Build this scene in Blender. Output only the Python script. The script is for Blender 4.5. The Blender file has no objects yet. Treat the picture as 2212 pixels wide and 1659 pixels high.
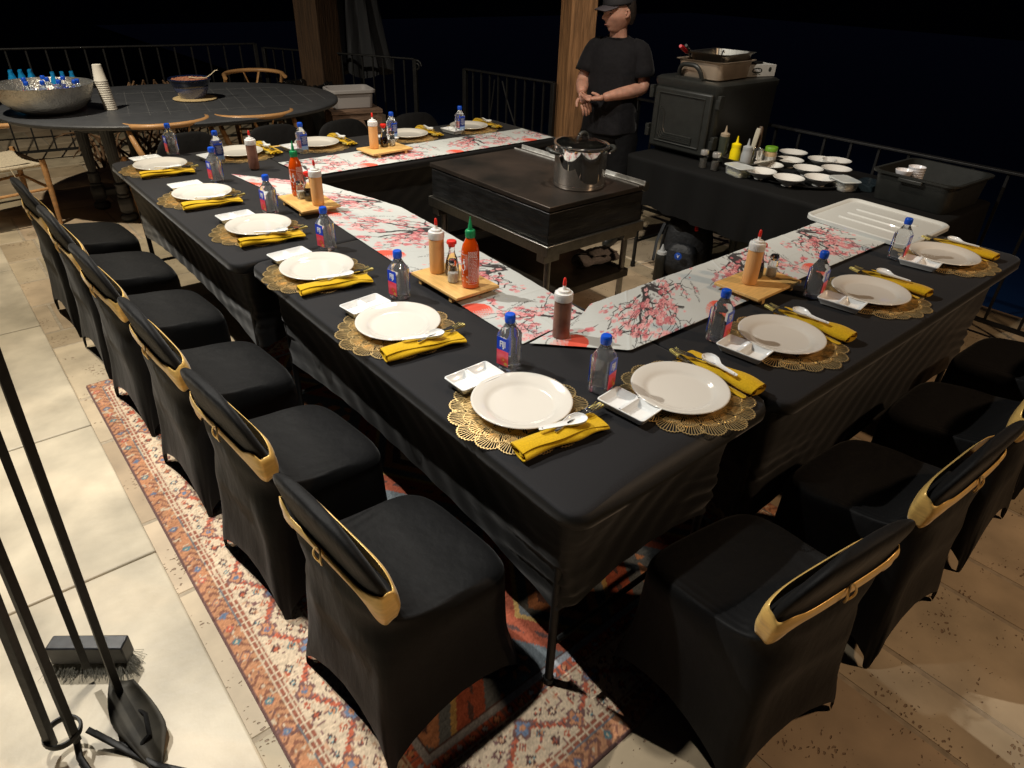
import bpy, bmesh, math, random
import numpy as np
from mathutils import Vector, Matrix, Euler
random.seed(7); np.random.seed(7)
PI = math.pi; R = math.radians
S = bpy.context.scene
col = S.collection
# ---------------------------------------------------------------- camera
cam_d = bpy.data.cameras.new("camera"); cam = bpy.data.objects.new("camera", cam_d); col.objects.link(cam)
cam_d.sensor_width = 36; cam_d.lens = 1442.24 / 2212 * 36; cam_d.clip_start = .02; cam_d.clip_end = 400
rv = Vector((0.95722933, -0.37618303, -0.6193304))
cam.rotation_mode = 'QUATERNION'; cam.rotation_quaternion = Matrix.Rotation(rv.length, 3, rv.normalized()).to_quaternion()
cam.location = (-0.79730832, -0.69651788, 1.75583626)
S.camera = cam
# ---------------------------------------------------------------- world: night sky
w = bpy.data.worlds.new("World"); S.world = w; w.use_nodes = True
bg = w.node_tree.nodes['Background']; bg.inputs[0].default_value = (.10, .13, .34, 1); bg.inputs[1].default_value = .008
# ---------------------------------------------------------------- pavilion ceiling lamps (all out of frame, above)
def lamp(name, loc, target, watt, colr, size, spot=None, blend=.4):
    l = bpy.data.lights.new(name, 'SPOT'); l.energy = watt; l.color = colr; l.shadow_soft_size = size
    l.spot_size = R(spot or 120); l.spot_blend = blend
    o = bpy.data.objects.new(name, l); col.objects.link(o); o.location = loc
    d = Vector(target) - Vector(loc); o.rotation_euler = d.to_track_quat('-Z', 'Y').to_euler(); return o
lamp('ceiling_spotlight', (-1.0, 3.0, 3.9), (.6, .2, .3), 500, (1, .955, .87), .03, 92, .6)
lamp('ceiling_spotlight', (-.55, 1.0, 3.4), (-.85, .7, .0), 260, (1, .955, .87), .05, 78, 1)
lamp('ceiling_spotlight', (1.5, 2.9, 3.6), (-.6, 2.6, .2), 170, (1, .90, .76), .30, 100, .9)
lamp('ceiling_spotlight', (2.4, -2.2, 3.3), (1.3, -.4, .2), 190, (1, .68, .42), .10, 110, .8)
lamp('ceiling_spotlight', (-.9, 4.3, 3.7), (-.2, 4.9, .3), 430, (1, .90, .72), .05, 120, .8)
lamp('ceiling_spotlight', (1.3, 1.2, 3.6), (2.9, 2.4, .7), 240, (1, .90, .76), .05, 90, .8)
S.view_settings.view_transform = 'Standard'; S.view_settings.look = 'None'; S.view_settings.exposure = .12; S.view_settings.gamma = 1
# ---------------------------------------------------------------- materials
MT = {}
def pm(name, color, rough=.5, metal=0, spec=.5, trans=0, ior=1.45, sheen=0, coat=0, noise=None, bump=None, attr=None, stretch=(1, 1, 1), alpha=1, col2=None, sss=0):
    if name in MT: return MT[name]
    m = bpy.data.materials.new(name); m.use_nodes = True; nt = m.node_tree; N = nt.nodes; L = nt.links
    b = N['Principled BSDF']; b.inputs['Base Color'].default_value = (*color, 1); b.inputs['Roughness'].default_value = rough
    b.inputs['Metallic'].default_value = metal; b.inputs['IOR'].default_value = ior; b.inputs['Specular IOR Level'].default_value = spec
    b.inputs['Transmission Weight'].default_value = trans; b.inputs['Sheen Weight'].default_value = sheen; b.inputs['Coat Weight'].default_value = coat
    b.inputs['Alpha'].default_value = alpha; b.inputs['Subsurface Weight'].default_value = sss
    b.inputs['Sheen Roughness'].default_value = .4
    tc = N.new('ShaderNodeTexCoord'); mp = N.new('ShaderNodeMapping'); L.new(tc.outputs['Object'], mp.inputs[0]); mp.inputs['Scale'].default_value = stretch
    src = None
    if attr:
        a = N.new('ShaderNodeAttribute'); a.attribute_name = attr; src = a.outputs['Color']
    if noise or col2:
        sc, am = noise or (8, .3)
        t = N.new('ShaderNodeTexNoise'); t.inputs['Scale'].default_value = sc; t.inputs['Detail'].default_value = 6; L.new(mp.outputs[0], t.inputs['Vector'])
        r = N.new('ShaderNodeValToRGB'); r.color_ramp.elements[0].position = .3; r.color_ramp.elements[1].position = .7; L.new(t.outputs[0], r.inputs[0])
        mx = N.new('ShaderNodeMix'); mx.data_type = 'RGBA'; L.new(r.outputs[0], mx.inputs[0])
        if col2: mx.inputs[6].default_value = (*color, 1); mx.inputs[7].default_value = (*col2, 1)
        else:
            if src:
                mx.blend_type = 'MULTIPLY'; mx.inputs[0].default_value = 1; nt.links.remove(mx.inputs[0].links[0])
                mr = N.new('ShaderNodeMapRange'); mr.inputs[3].default_value = 1 - am; mr.inputs[4].default_value = 1 + am * .6; L.new(t.outputs[0], mr.inputs[0])
                L.new(src, mx.inputs[6]); L.new(mr.outputs[0], mx.inputs[7])
            else:
                mx.inputs[6].default_value = (*[c * (1 - am) for c in color], 1); mx.inputs[7].default_value = (*[min(1, c * (1 + am)) for c in color], 1)
        src = mx.outputs[2]
    if src: L.new(src, b.inputs['Base Color'])
    if bump:
        t2 = N.new('ShaderNodeTexNoise'); t2.inputs['Scale'].default_value = bump[0]; t2.inputs['Detail'].default_value = 4; L.new(mp.outputs[0], t2.inputs['Vector'])
        bp = N.new('ShaderNodeBump'); bp.inputs['Strength'].default_value = bump[1]; bp.inputs['Distance'].default_value = bump[2] if len(bump) > 2 else .01
        L.new(t2.outputs[0], bp.inputs['Height']); L.new(bp.outputs[0], b.inputs['Normal'])
    MT[name] = m; return m
spandex = pm('black_spandex', (.0045, .0046, .0051), .66, spec=.22, sheen=.05, noise=(500, .4), bump=(13, .55, .012), stretch=(1, 1, .45))
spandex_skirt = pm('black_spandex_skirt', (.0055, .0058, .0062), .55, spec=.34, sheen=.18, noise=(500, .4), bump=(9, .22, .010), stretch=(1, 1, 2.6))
spandex_lit_top = pm('black_spandex_lit_top', (.0125, .0127, .0148), .78, spec=.22, sheen=.14, noise=(500, .35), bump=(5, .25, .006))  # same cloth as the skirt, base lightened to paint in light on the tabletop
black_cloth = pm('black_cloth', (.0045, .0045, .0045), .8, spec=.2, noise=(300, .3))
gold_sash = pm('gold_satin', (.86, .56, .17), .33, metal=.22, sheen=.2, noise=(14, .15), bump=(22, .25, .006), stretch=(1, 1, 4))
porc = pm('white_porcelain', (.70, .675, .62), .12, spec=.5, coat=.5, noise=(3, .02))
porc2 = pm('white_melamine', (.84, .86, .86), .14, spec=.5, coat=.4)
goldm = pm('gold_metal', (.88, .66, .32), .30, metal=.72, noise=(60, .12))
goldc = pm('gold_chopstick_tip', (.85, .60, .20), .3, metal=.5, noise=(300, .5), bump=(400, .5, .002))
napm = pm('mustard_linen', (.58, .36, .008), .85, spec=.2, sheen=.3, noise=(220, .14), bump=(260, .5, .002))
steel = pm('polished_steel', (.86, .85, .82), .045, metal=.96, noise=(4, .06))
steel_b = pm('brushed_steel', (.33, .32, .29), .33, metal=1, noise=(30, .15), stretch=(1, 8, 1), bump=(60, .1, .002))
steel_ham = pm('hammered_steel', (.58, .56, .52), .3, metal=.85, noise=(18, .15), bump=(70, .7, .01))
dark_steel = pm('oily_dark_steel', (.05, .043, .035), .4, metal=.7, noise=(14, .4), bump=(18, .3, .004))
iron = pm('black_wrought_iron', (.012, .012, .012), .5, metal=.3, spec=.5, noise=(30, .3), bump=(60, .3, .002))
blackp = pm('black_plastic', (.020, .021, .019), .42, spec=.5, noise=(30, .15), bump=(250, .2, .001))
blackp2 = pm('dark_green_black_plastic', (.015, .022, .020), .45, spec=.5)
water = pm('clear_water_bottle', (.93, .97, 1), .01, spec=.7, trans=.94, ior=1.26, coat=1)
glass = pm('clear_glass', (.96, .98, .97), .02, trans=1, ior=1.45)
capblue = pm('blue_cap', (.008, .085, .62), .33, noise=(40, .05))
labelblue = pm('blue_label', (.006, .05, .55), .3)
labelblue_in = pm('inner_blue', (.005, .09, .85), .3)
labelblue_d = pm('deep_blue_label', (.01, .035, .22), .3, noise=(60, .3))
labelpink = pm('pink_label', (.75, .02, .07), .3, col2=(.85, .12, .16), noise=(40, .5))
white_ink = pm('white_ink', (.82, .83, .85), .4)
whitep = pm('white_plastic', (.80, .80, .78), .4, spec=.4, sss=.05)
redp = pm('red_plastic', (.75, .03, .02), .35)
greenp = pm('green_plastic', (.012, .28, .10), .35)
mayo = pm('spicy_mayo', (.80, .43, .17), .38, noise=(6, .06))
hoisin = pm('brown_sauce', (.17, .075, .055), .35, col2=(.30, .15, .10), noise=(22, .4))
srira = pm('chili_sauce', (.62, .07, .003), .12, coat=1, noise=(12, .12))
soy = pm('soy_sauce', (.02, .009, .003), .08, coat=1)
saltm = pm('salt', (.75, .73, .68), .8, noise=(400, .3))
bamboo = pm('bamboo', (.72, .44, .15), .42, noise=(16, .14), stretch=(1, 12, 1))
# ---------------------------------------------------------------- mesh helpers
class MB:
    def __init__(s): s.v = []; s.f = []; s.mi = []; s.cur = 0; s.T = Matrix.Identity(4)
    def add(s, vs, fs):
        n = len(s.v); s.v += [tuple(s.T @ Vector(p)) for p in vs]; s.f += [tuple(i + n for i in f) for f in fs]; s.mi += [s.cur] * len(fs); return s
    def box(s, c, d, rz=0, M=None):
        x, y, z = d[0] / 2, d[1] / 2, d[2] / 2
        vs = [(-x, -y, -z), (x, -y, -z), (x, y, -z), (-x, y, -z), (-x, -y, z), (x, -y, z), (x, y, z), (-x, y, z)]
        m = Matrix.Translation(c) @ (M if M is not None else Matrix.Rotation(rz, 4, 'Z'))
        return s.add([m @ Vector(p) for p in vs], [(0, 3, 2, 1), (4, 5, 6, 7), (0, 1, 5, 4), (1, 2, 6, 5), (2, 3, 7, 6), (3, 0, 4, 7)])
    def loft(s, rings, cap0=True, cap1=True, closed=True):
        n = len(rings[0]); vs = [p for r in rings for p in r]; fs = []
        for i in range(len(rings) - 1):
            for j in range(n if closed else n - 1):
                a = i * n + j; b = i * n + (j + 1) % n; fs.append((a, b, b + n, a + n))
        if cap0: fs.append(tuple(range(n - 1, -1, -1)))
        if cap1: k = (len(rings) - 1) * n; fs.append(tuple(range(k, k + n)))
        return s.add(vs, fs)
    def lathe(s, prof, c=(0, 0, 0), n=32, cap0=True, cap1=True, sx=1, sy=1):
        return s.loft([[(c[0] + r * sx * math.cos(2 * PI * k / n), c[1] + r * sy * math.sin(2 * PI * k / n), c[2] + z) for k in range(n)] for r, z in prof], cap0, cap1)
    def tube(s, pts, rad, n=8, cap=True, flat=1):
        pts = [Vector(p) for p in pts]; m = len(pts); rads = rad if isinstance(rad, (list, tuple)) else [rad] * m
        t = (pts[1] - pts[0]).normalized(); up = Vector((0, 0, 1)) if abs(t.z) < .9 else Vector((1, 0, 0)); nx = t.cross(up).normalized(); rings = []
        for i in range(m):
            if i == 0: t = (pts[1] - pts[0])
            elif i == m - 1: t = pts[-1] - pts[-2]
            else: t = (pts[i + 1] - pts[i]).normalized() + (pts[i] - pts[i - 1]).normalized()
            t.normalize(); nx = (nx - t * nx.dot(t)).normalized(); ny = t.cross(nx)
            rings.append([tuple(pts[i] + nx * rads[i] * math.cos(2 * PI * k / n) + ny * rads[i] * flat * math.sin(2 * PI * k / n)) for k in range(n)])
        return s.loft(rings, cap, cap)
    def build(s, name, mat, parent=None, smooth=True, bevel=0, seg=2, sub=0, loc=None, ang=40):
        me = bpy.data.meshes.new(name); me.from_pydata(s.v, [], s.f)
        bm = bmesh.new(); bm.from_mesh(me); bmesh.ops.recalc_face_normals(bm, faces=bm.faces); bm.to_mesh(me); bm.free()
        for m in (mat if isinstance(mat, (list, tuple)) else [mat]): me.materials.append(m)
        if len(me.materials) > 1: me.polygons.foreach_set('material_index', s.mi)
        if smooth:
            me.polygons.foreach_set('use_smooth', [True] * len(me.polygons))
            if ang and hasattr(me, 'set_sharp_from_angle'): me.set_sharp_from_angle(angle=R(ang))
        o = bpy.data.objects.new(name, me); col.objects.link(o); o.parent = parent
        if loc: o.location = loc
        if bevel:
            b = o.modifiers.new('bevel', 'BEVEL'); b.width = bevel; b.segments = seg; b.limit_method = 'ANGLE'; b.angle_limit = R(35)
        if sub: q = o.modifiers.new('sub', 'SUBSURF'); q.levels = q.render_levels = sub
        return o
def tag(o, label=None, cat=None, group=None, kind=None):
    if label: o['label'] = label
    if cat: o['category'] = cat
    if group: o['group'] = group
    if kind: o['kind'] = kind
    return o
def empty(name, loc=(0, 0, 0), rz=0, label=None, cat=None, group=None):
    o = bpy.data.objects.new(name, None); col.objects.link(o); o.location = loc; o.rotation_euler = (0, 0, rz); o.empty_display_size = .05
    return tag(o, label, cat, group)
def copy_tree(o, parent=None):
    c = o.copy(); col.objects.link(c)
    if parent: c.parent = parent
    for ch in list(o.children): copy_tree(ch, c)
    return c
class Proto:   # first placement uses the original, later ones are copies
    def __init__(s, root): s.root = root; s.used = False
    def put(s, loc, rz=0, label=None, group=None, cat=None, rot=None):
        o = s.root if not s.used else copy_tree(s.root); s.used = True
        o.location = loc; o.rotation_euler = rot if rot else (0, 0, rz)
        return tag(o, label, cat, group)
def rr(wx, wy, r, n=5, c=(0, 0)):
    pts = []
    for (sx, sy, a0) in ((1, 1, 0), (-1, 1, 90), (-1, -1, 180), (1, -1, 270)):
        for k in range(n + 1):
            a = R(a0 + 90 * k / n); pts.append((c[0] + sx * (wx / 2 - r) + r * math.cos(a), c[1] + sy * (wy / 2 - r) + r * math.sin(a)))
    return pts
def ring(wx, wy, r, z, n=5, c=(0, 0)): return [(x, y, z) for x, y in rr(wx, wy, r, n, c)]
def lerp(a, b, t): return a + (b - a) * t
def smooth(t): t = max(0, min(1, t)); return t * t * (3 - 2 * t)
def bez(p0, p1, p2, n=10): return [tuple(Vector(p0) * (1 - t) ** 2 + Vector(p1) * 2 * t * (1 - t) + Vector(p2) * t * t) for t in [i / n for i in range(n + 1)]]
def textmesh(txt, size, mat, parent, M, name='lettering', bend=None, ext=.0004, sx=1, align='CENTER', bold=0):
    c = bpy.data.curves.new(name, 'FONT'); c.body = txt; c.size = size; c.extrude = ext; c.align_x = align; c.align_y = 'CENTER'; c.offset = bold; c.resolution_u = 2
    t = bpy.data.objects.new(name, c); col.objects.link(t); dg = bpy.context.evaluated_depsgraph_get(); dg.update()
    me = bpy.data.meshes.new_from_object(t.evaluated_get(dg)); bpy.data.objects.remove(t)
    for v in me.vertices:
        x, y, z = v.co.x * sx, v.co.y, v.co.z
        if bend: a = x / bend; v.co = Vector(((bend + z) * math.sin(a), -(bend + z) * math.cos(a), y)); v.co = M @ v.co
        else: v.co = M @ Vector((x, y, z))
    me.materials.clear(); me.materials.append(mat); o = bpy.data.objects.new(name, me); col.objects.link(o); o.parent = parent; return o
def color_grid(name, W, L, nx, ny, colors, mat, z=0, zf=None, origin=(0, 0), rz=0):
    """flat sheet W x L with one colour per vertex; colors [ny+1, nx+1, 3] linear"""
    X, Y = np.meshgrid(np.linspace(0, W, nx + 1), np.linspace(0, L, ny + 1)); Z = np.full_like(X, z) if zf is None else zf(X, Y)
    co = np.stack([X, Y, Z], 2).reshape(-1, 3)
    i = np.arange(nx * ny); a = (i // nx) * (nx + 1) + i % nx; q = np.stack([a, a + 1, a + nx + 2, a + nx + 1], 1).astype(np.int32)
    me = bpy.data.meshes.new(name); me.vertices.add(len(co)); me.vertices.foreach_set('co', co.ravel()); me.loops.add(q.size); me.loops.foreach_set('vertex_index', q.ravel())
    me.polygons.add(len(q)); me.polygons.foreach_set('loop_start', np.arange(0, q.size, 4, dtype=np.int32)); me.update(calc_edges=True)
    at = me.color_attributes.new('pattern', 'FLOAT_COLOR', 'POINT'); c4 = np.ones((len(co), 4)); c4[:, :3] = colors.reshape(-1, 3); at.data.foreach_set('color', c4.ravel())
    me.polygons.foreach_set('use_smooth', [True] * len(q)); me.materials.append(mat)
    o = bpy.data.objects.new(name, me); col.objects.link(o); o.location = (origin[0], origin[1], 0); o.rotation_euler = (0, 0, rz); return o
# ---------------------------------------------------------------- ground, paving, ledge
def tile_floor():
    rnd = random.Random(3); mb = []; cols = []; vs = []; fs = []
    y = -3.0; k = 0
    while y < 9.6:
        h = rnd.choice((.205, .41, .41, .61)); x = -6 + rnd.random() * .4
        while x < 4.05:
            wd = rnd.choice((.205, .41, .41, .61, .61)); x1 = min(x + wd, 4.05)
            g = .006; z = rnd.uniform(-.0008, .0008); n = len(vs)
            A = (x + g, y + g, x1 - g, y + h - g)
            vs += [(A[0], A[1], z - .004), (A[2], A[1], z - .004), (A[2], A[3], z - .004), (A[0], A[3], z - .004)]
            e = .004; vs += [(A[0] + e, A[1] + e, z), (A[2] - e, A[1] + e, z), (A[2] - e, A[3] - e, z), (A[0] + e, A[3] - e, z)]
            fs += [(n + 4, n + 5, n + 6, n + 7), (n, n + 1, n + 5, n + 4), (n + 1, n + 2, n + 6, n + 5), (n + 2, n + 3, n + 7, n + 6), (n + 3, n, n + 4, n + 7)]
            t = rnd.random(); u_ = rnd.uniform(.93, 1.05); c = (lerp(.36, .53, t) * u_, lerp(.275, .42, t), lerp(.175, .29, t), 1); cols += [c] * 8
            x = x1
            if x >= 4.045: break
        y += h
    me = bpy.data.meshes.new('patio_floor'); me.from_pydata(vs, [], fs)
    at = me.color_attributes.new('pattern', 'FLOAT_COLOR', 'POINT'); at.data.foreach_set('color', [q for c in cols for q in c])
    m = bpy.data.materials.new('travertine'); m.use_nodes = True; nt = m.node_tree; N = nt.nodes; L = nt.links; b = N['Principled BSDF']
    tc = N.new('ShaderNodeTexCoord'); a = N.new('ShaderNodeAttribute'); a.attribute_name = 'pattern'
    n1 = N.new('ShaderNodeTexNoise'); n1.inputs['Scale'].default_value = 5; n1.inputs['Detail'].default_value = 8; L.new(tc.outputs['Object'], n1.inputs[0])
    mr = N.new('ShaderNodeMapRange'); mr.inputs[3].default_value = .42; mr.inputs[4].default_value = 1.5; L.new(n1.outputs[0], mr.inputs[0])
    mx = N.new('ShaderNodeMix'); mx.data_type = 'RGBA'; mx.blend_type = 'MULTIPLY'; mx.inputs[0].default_value = 1; L.new(a.outputs['Color'], mx.inputs[6]); L.new(mr.outputs[0], mx.inputs[7])
    # pits: clustered voronoi holes, stretched
    mp = N.new('ShaderNodeMapping'); mp.inputs['Scale'].default_value = (52, 80, 60); L.new(tc.outputs['Object'], mp.inputs[0])
    wn = N.new('ShaderNodeTexNoise'); wn.inputs['Scale'].default_value = 40; L.new(tc.outputs['Object'], wn.inputs[0])
    vm = N.new('ShaderNodeVectorMath'); vm.operation = 'MULTIPLY_ADD'; L.new(wn.outputs['Color'], vm.inputs[0]); vm.inputs[1].default_value = (1.6, 1.6, 0); L.new(mp.outputs[0], vm.inputs[2])
    vo = N.new('ShaderNodeTexVoronoi'); vo.inputs['Scale'].default_value = 1; L.new(vm.outputs[0], vo.inputs[0])
    n2 = N.new('ShaderNodeTexNoise'); n2.inputs['Scale'].default_value = 7; n2.inputs['Detail'].default_value = 3; L.new(tc.outputs['Object'], n2.inputs[0])
    th = N.new('ShaderNodeMapRange'); th.inputs[1].default_value = .42; th.inputs[2].default_value = .74; th.inputs[3].default_value = .03; th.inputs[4].default_value = .40; L.new(n2.outputs[0], th.inputs[0])
    lt = N.new('ShaderNodeMath'); lt.operation = 'SUBTRACT'; L.new(th.outputs[0], lt.inputs[0]); L.new(vo.outputs['Distance'], lt.inputs[1])
    mh = N.new('ShaderNodeMapRange'); mh.inputs[1].default_value = 0; mh.inputs[2].default_value = .07; L.new(lt.outputs[0], mh.inputs[0])
    m2 = N.new('ShaderNodeMix'); m2.data_type = 'RGBA'; L.new(mh.outputs[0], m2.inputs[0]); L.new(mx.outputs[2], m2.inputs[6]); m2.inputs[7].default_value = (.22, .145, .088, 1)
    L.new(m2.outputs[2], b.inputs['Base Color']); b.inputs['Roughness'].default_value = .55
    bp = N.new('ShaderNodeBump'); bp.invert = True; bp.inputs['Strength'].default_value = .8; bp.inputs['Distance'].default_value = .004; L.new(mh.outputs[0], bp.inputs['Height']); L.new(bp.outputs[0], b.inputs['Normal'])
    me.materials.append(m); o = bpy.data.objects.new('patio_floor', me); col.objects.link(o); tag(o, kind='structure')
    MB().box((-.98, 3.3, -.0522), (10.04, 12.6, .1)).build('floor_grout', pm('grout', (.36, .30, .22), .9, noise=(30, .2)), smooth=False).__setitem__('kind', 'structure')
tile_floor()
# dark garden beyond the terrace
tag(MB().add([(-150, -150, -.6), (150, -150, -.6), (150, 150, -.6), (-150, 150, -.6)], [(0, 1, 2, 3)]).build('lawn', pm('night_lawn', (.022, .035, .03), .9, noise=(.8, .5)), smooth=False), kind='structure')
g = MB(); 
for x0, x1, y0, y1 in ((5.2, 40, -14, 30),): g.add([(x0, y0, -.55), (x1, y0, -.55), (x1, y1, -.55), (x0, y1, -.55)], [(0, 1, 2, 3)])
tag(g.build('pool_water', pm('night_pool', (.008, .03, .09), .12, spec=.6, bump=(2, .2, .05)), smooth=False), kind='structure')
# smooth paved ledge on the left
def ledge():
    mb = MB(); rnd = random.Random(5); y = -3.
    cuts = [-3, -1.9, -.55, .34, 1.28, 2.2, 3.35, 4.3, 5.6, 7, 9.4]
    for i in range(len(cuts) - 1):
        for x0, x1 in ((-1.9, -.648), (-3.4, -1.9)):
            y0, y1 = cuts[i] + .003, cuts[i + 1] - .003
            if x0 < -1.95: y0 += .3; y1 += .3
            mb.box(((x0 + x1) / 2, (y0 + y1) / 2, .018), (x1 - x0 - .005, y1 - y0, .050))
    o = mb.build('stone_ledge', pm('smooth_limestone', (.50, .435, .325), .42, spec=.4, noise=(3.4, .34), bump=(14, .4, .006)), bevel=.007, seg=3)
    return tag(o, kind='structure')
ledge()
# ---------------------------------------------------------------- Persian rug (pattern woven in: one colour per knot)
def rug():
    W, L = 1.87, 2.76; nx, ny = 374, 552
    x = (np.arange(nx + 1)) / nx * W; y = (np.arange(ny + 1)) / ny * L; X, Y = np.meshgrid(x, y)
    rs = np.random.RandomState(4)
    def vn(sc, seed):
        r = np.random.RandomState(seed); g = r.rand(int(L / sc) + 3, int(W / sc) + 3); fx = X / sc; fy = Y / sc; ix = fx.astype(int); iy = fy.astype(int); tx = fx - ix; ty = fy - iy
        return (g[iy, ix] * (1 - tx) + g[iy, ix + 1] * tx) * (1 - ty) + (g[iy + 1, ix] * (1 - tx) + g[iy + 1, ix + 1] * tx) * ty
    wob = (vn(.05, 1) - .5) * .010
    K = 1.5
    dl, dr, db, dt = X, W - X, Y, L - Y; d = np.minimum(np.minimum(dl, dr), np.minimum(db, dt)) * K + wob * .5
    vert = np.minimum(dl, dr) <= np.minimum(db, dt); s = np.where(vert, Y, X) * 1.3 + (vn(.04, 2) - .5) * .012
    cream = np.array((.58, .46, .33)); rust = np.array((.40, .105, .06)); orange = np.array((.50, .235, .125)); tan = np.array((.48, .27, .15)); dark = np.array((.10, .055, .05))
    blue = np.array((.13, .17, .25)); teal = np.array((.10, .20, .22)); slate = np.array((.12, .14, .155)); pale = np.array((.40, .42, .46)); gold = np.array((.50, .33, .12)); pinkc = np.array((.60, .36, .26))
    C = np.zeros(X.shape + (3,)); C[:] = slate
    def st(mask, c): C[mask] = c
    def per(s, P): k = np.floor(s / P); return s - (k + .5) * P, k.astype(int)
    # field: large stepped diamonds in rust / slate / gold
    u, k = per(X - W / 2 + .31, .62); v, k2 = per(Y - L / 2 + .45, .90); q = np.abs(u) / .31 + np.abs(v) / .45; q = np.floor(q * 16) / 16
    st(d > .40, slate); st((d > .40) & (q < .92), rust * .8); st((d > .40) & (q < .62), gold * .8); st((d > .40) & (q < .55), slate); st((d > .40) & (q < .38), orange * .8); st((d > .40) & (q < .26), dark); st((d > .40) & (q < .16), cream)
    st((d > .40) & (np.abs(q - .74) < .05) & (np.sin(s * 90) > 0), dark); st((d > .40) & (np.abs(q - 1.2) < .1) & (np.cos(X * 60) * np.cos(Y * 60) > .1), orange)
    st((d > .40) & (np.abs(q - 1.5) < .16), teal); st((d > .40) & (np.abs(q - 1.5) < .06), pinkc)
    # outer brown-orange guard with little flowers
    b = (d < .088); st(b, np.array((.40, .20, .11))); st(b & (np.sin(s * 155 + np.sin(d * 90) * 2 + vn(.06, 33) * 5) > .45), np.array((.20, .09, .06))); st(b & (vn(.022, 41) > .62), orange * .85); st(b & (vn(.015, 42) > .80), cream * .8); st(b & (vn(.014, 43) > .84), dark * 1.6)
    u, k = per(s + .02 * (vn(.15, 50) - .5), .078); v = d - .045 + .012 * (vn(.05, 51) - .5); m = (np.abs(u) * 1.1 + np.abs(v) * .9) + .012 * (vn(.012, 52) - .5); cc = np.stack([rust * 1.25, blue, orange * 1.1, teal], 0)[k % 4]
    kk = (np.sin(k * 12.9898) * 43758.5 % 1) > .35; ms = b & (m < .024) & kk; C[ms] = dark * 2.2; ms = b & (m < .019) & kk; C[ms] = cc[ms] * .9; ms = b & (m < .006); C[ms] = cream * .8
    st(d < .010, dark * 1.4)
    # triple dotted lines
    for lo in (.090, .111, .335, .388): st((d > lo) & (d < lo + .021), cream * .9); st((d > lo + .006) & (d < lo + .0165) & (np.sin(s * 2 * PI / .036 + lo * 300) > -.8), np.array((.27, .10, .065)))
    # main cream border
    b = (d > .132) & (d < .333); st(b, cream)
    P = .34; tri = np.abs(((s / P) % 1) - .5) * 2; zc = .160 + tri * .145; stp = np.floor(zc / .012) * .012
    st(b & (np.abs(d - stp) < .013), rust * 1.15); st(b & (np.abs(d - stp) < .013) & (np.sin(s * 2 * PI / .016) > .75), dark * 1.5)
    st(b & (np.abs(d - stp - .020) < .004), dark * 2.5)
    def flower(uu, vv, r, c1, c2, c3, B):
        q = np.maximum(np.abs(uu) + np.abs(vv), np.maximum(np.abs(uu), np.abs(vv)) * 1.35); q = np.floor(q / .006) * .006
        a = np.cos(4 * np.arctan2(vv, uu)) * .22 + 1
        C[B & (q < r * a)] = c1; C[B & (q < r * .68 * a)] = c2; C[B & (q < r * .34)] = c3
    for off, dc, r, c1, c2, c3 in ((0., .285, .050, dark * 1.8, blue * 1.2, orange), (.17, .178, .048, dark * 1.8, orange, blue), (.085, .300, .020, dark, rust * 1.2, cream), (.255, .300, .020, dark, rust * 1.2, cream), (.06, .165, .020, dark, orange, rust), (.29, .165, .020, dark, teal * 1.3, cream), (.125, .262, .018, dark, orange, cream), (.215, .262, .018, dark, rust, cream), (.04, .225, .017, teal, orange, dark), (.30, .225, .017, rust, cream, dark), (.11, .155, .012, rust, rust, cream), (.23, .155, .012, dark, teal, cream)):
        u, k = per(s - off + P / 2, P); flower(u, d - dc, r, c1, c2, c3, b)
    ms = b & (vn(.012, 9) > .80) & (np.abs(d - stp) > .016); C[ms] = (C[ms] * .45 + np.array(orange) * .5)
    ms = b & (vn(.010, 19) > .86); C[ms] = dark * 2.0
    ms = b & (vn(.017, 61) > .83) & (np.abs(d - stp) > .02); C[ms] = rust * 1.1
    # inner red-orange guard with pale flowers
    b = (d > .359) & (d < .40); u, k = per(s, .055); st(b, rust * 1.25); st(b & (np.sin(s * 230) > .6), dark * 2)
    cc = np.stack([pale, orange * 1.2], 0)[k % 2]; m = np.abs(u) + np.abs(d - .379); ms = b & (m < .017); C[ms] = dark; ms = b & (m < .013); C[ms] = cc[ms]
    st((d > .40) & (d < .43), pale * .8); st((d > .43) & (d < .437), dark)
    # abrash, pile streaks and knots
    knot = rs.rand(*X.shape); streak = np.repeat(rs.rand(X.shape[0], X.shape[1] // 5 + 1), 5, 1)[:, :X.shape[1]]
    C *= (.72 + .36 * knot + .22 * streak)[..., None] * (.85 + .3 * vn(.3, 6))[..., None]
    hz = .010 + .0022 * rs.rand(*X.shape) + .0012 * streak
    m = pm('wool_pile', (.5, .5, .5), .95, spec=.1, sheen=.25, attr='pattern', bump=(160, .6, .004))
    def zf(a, b_): return np.where((d < .006), .001, hz)
    o = color_grid('persian_rug', W, L, nx, ny, np.clip(C * 1.12, 0, 1), m, zf=zf, origin=(-.598, -.145))
    tag(o, 'Persian rug in rust, cream and blue lying under the dining tables', 'rug')
rug()
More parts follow.
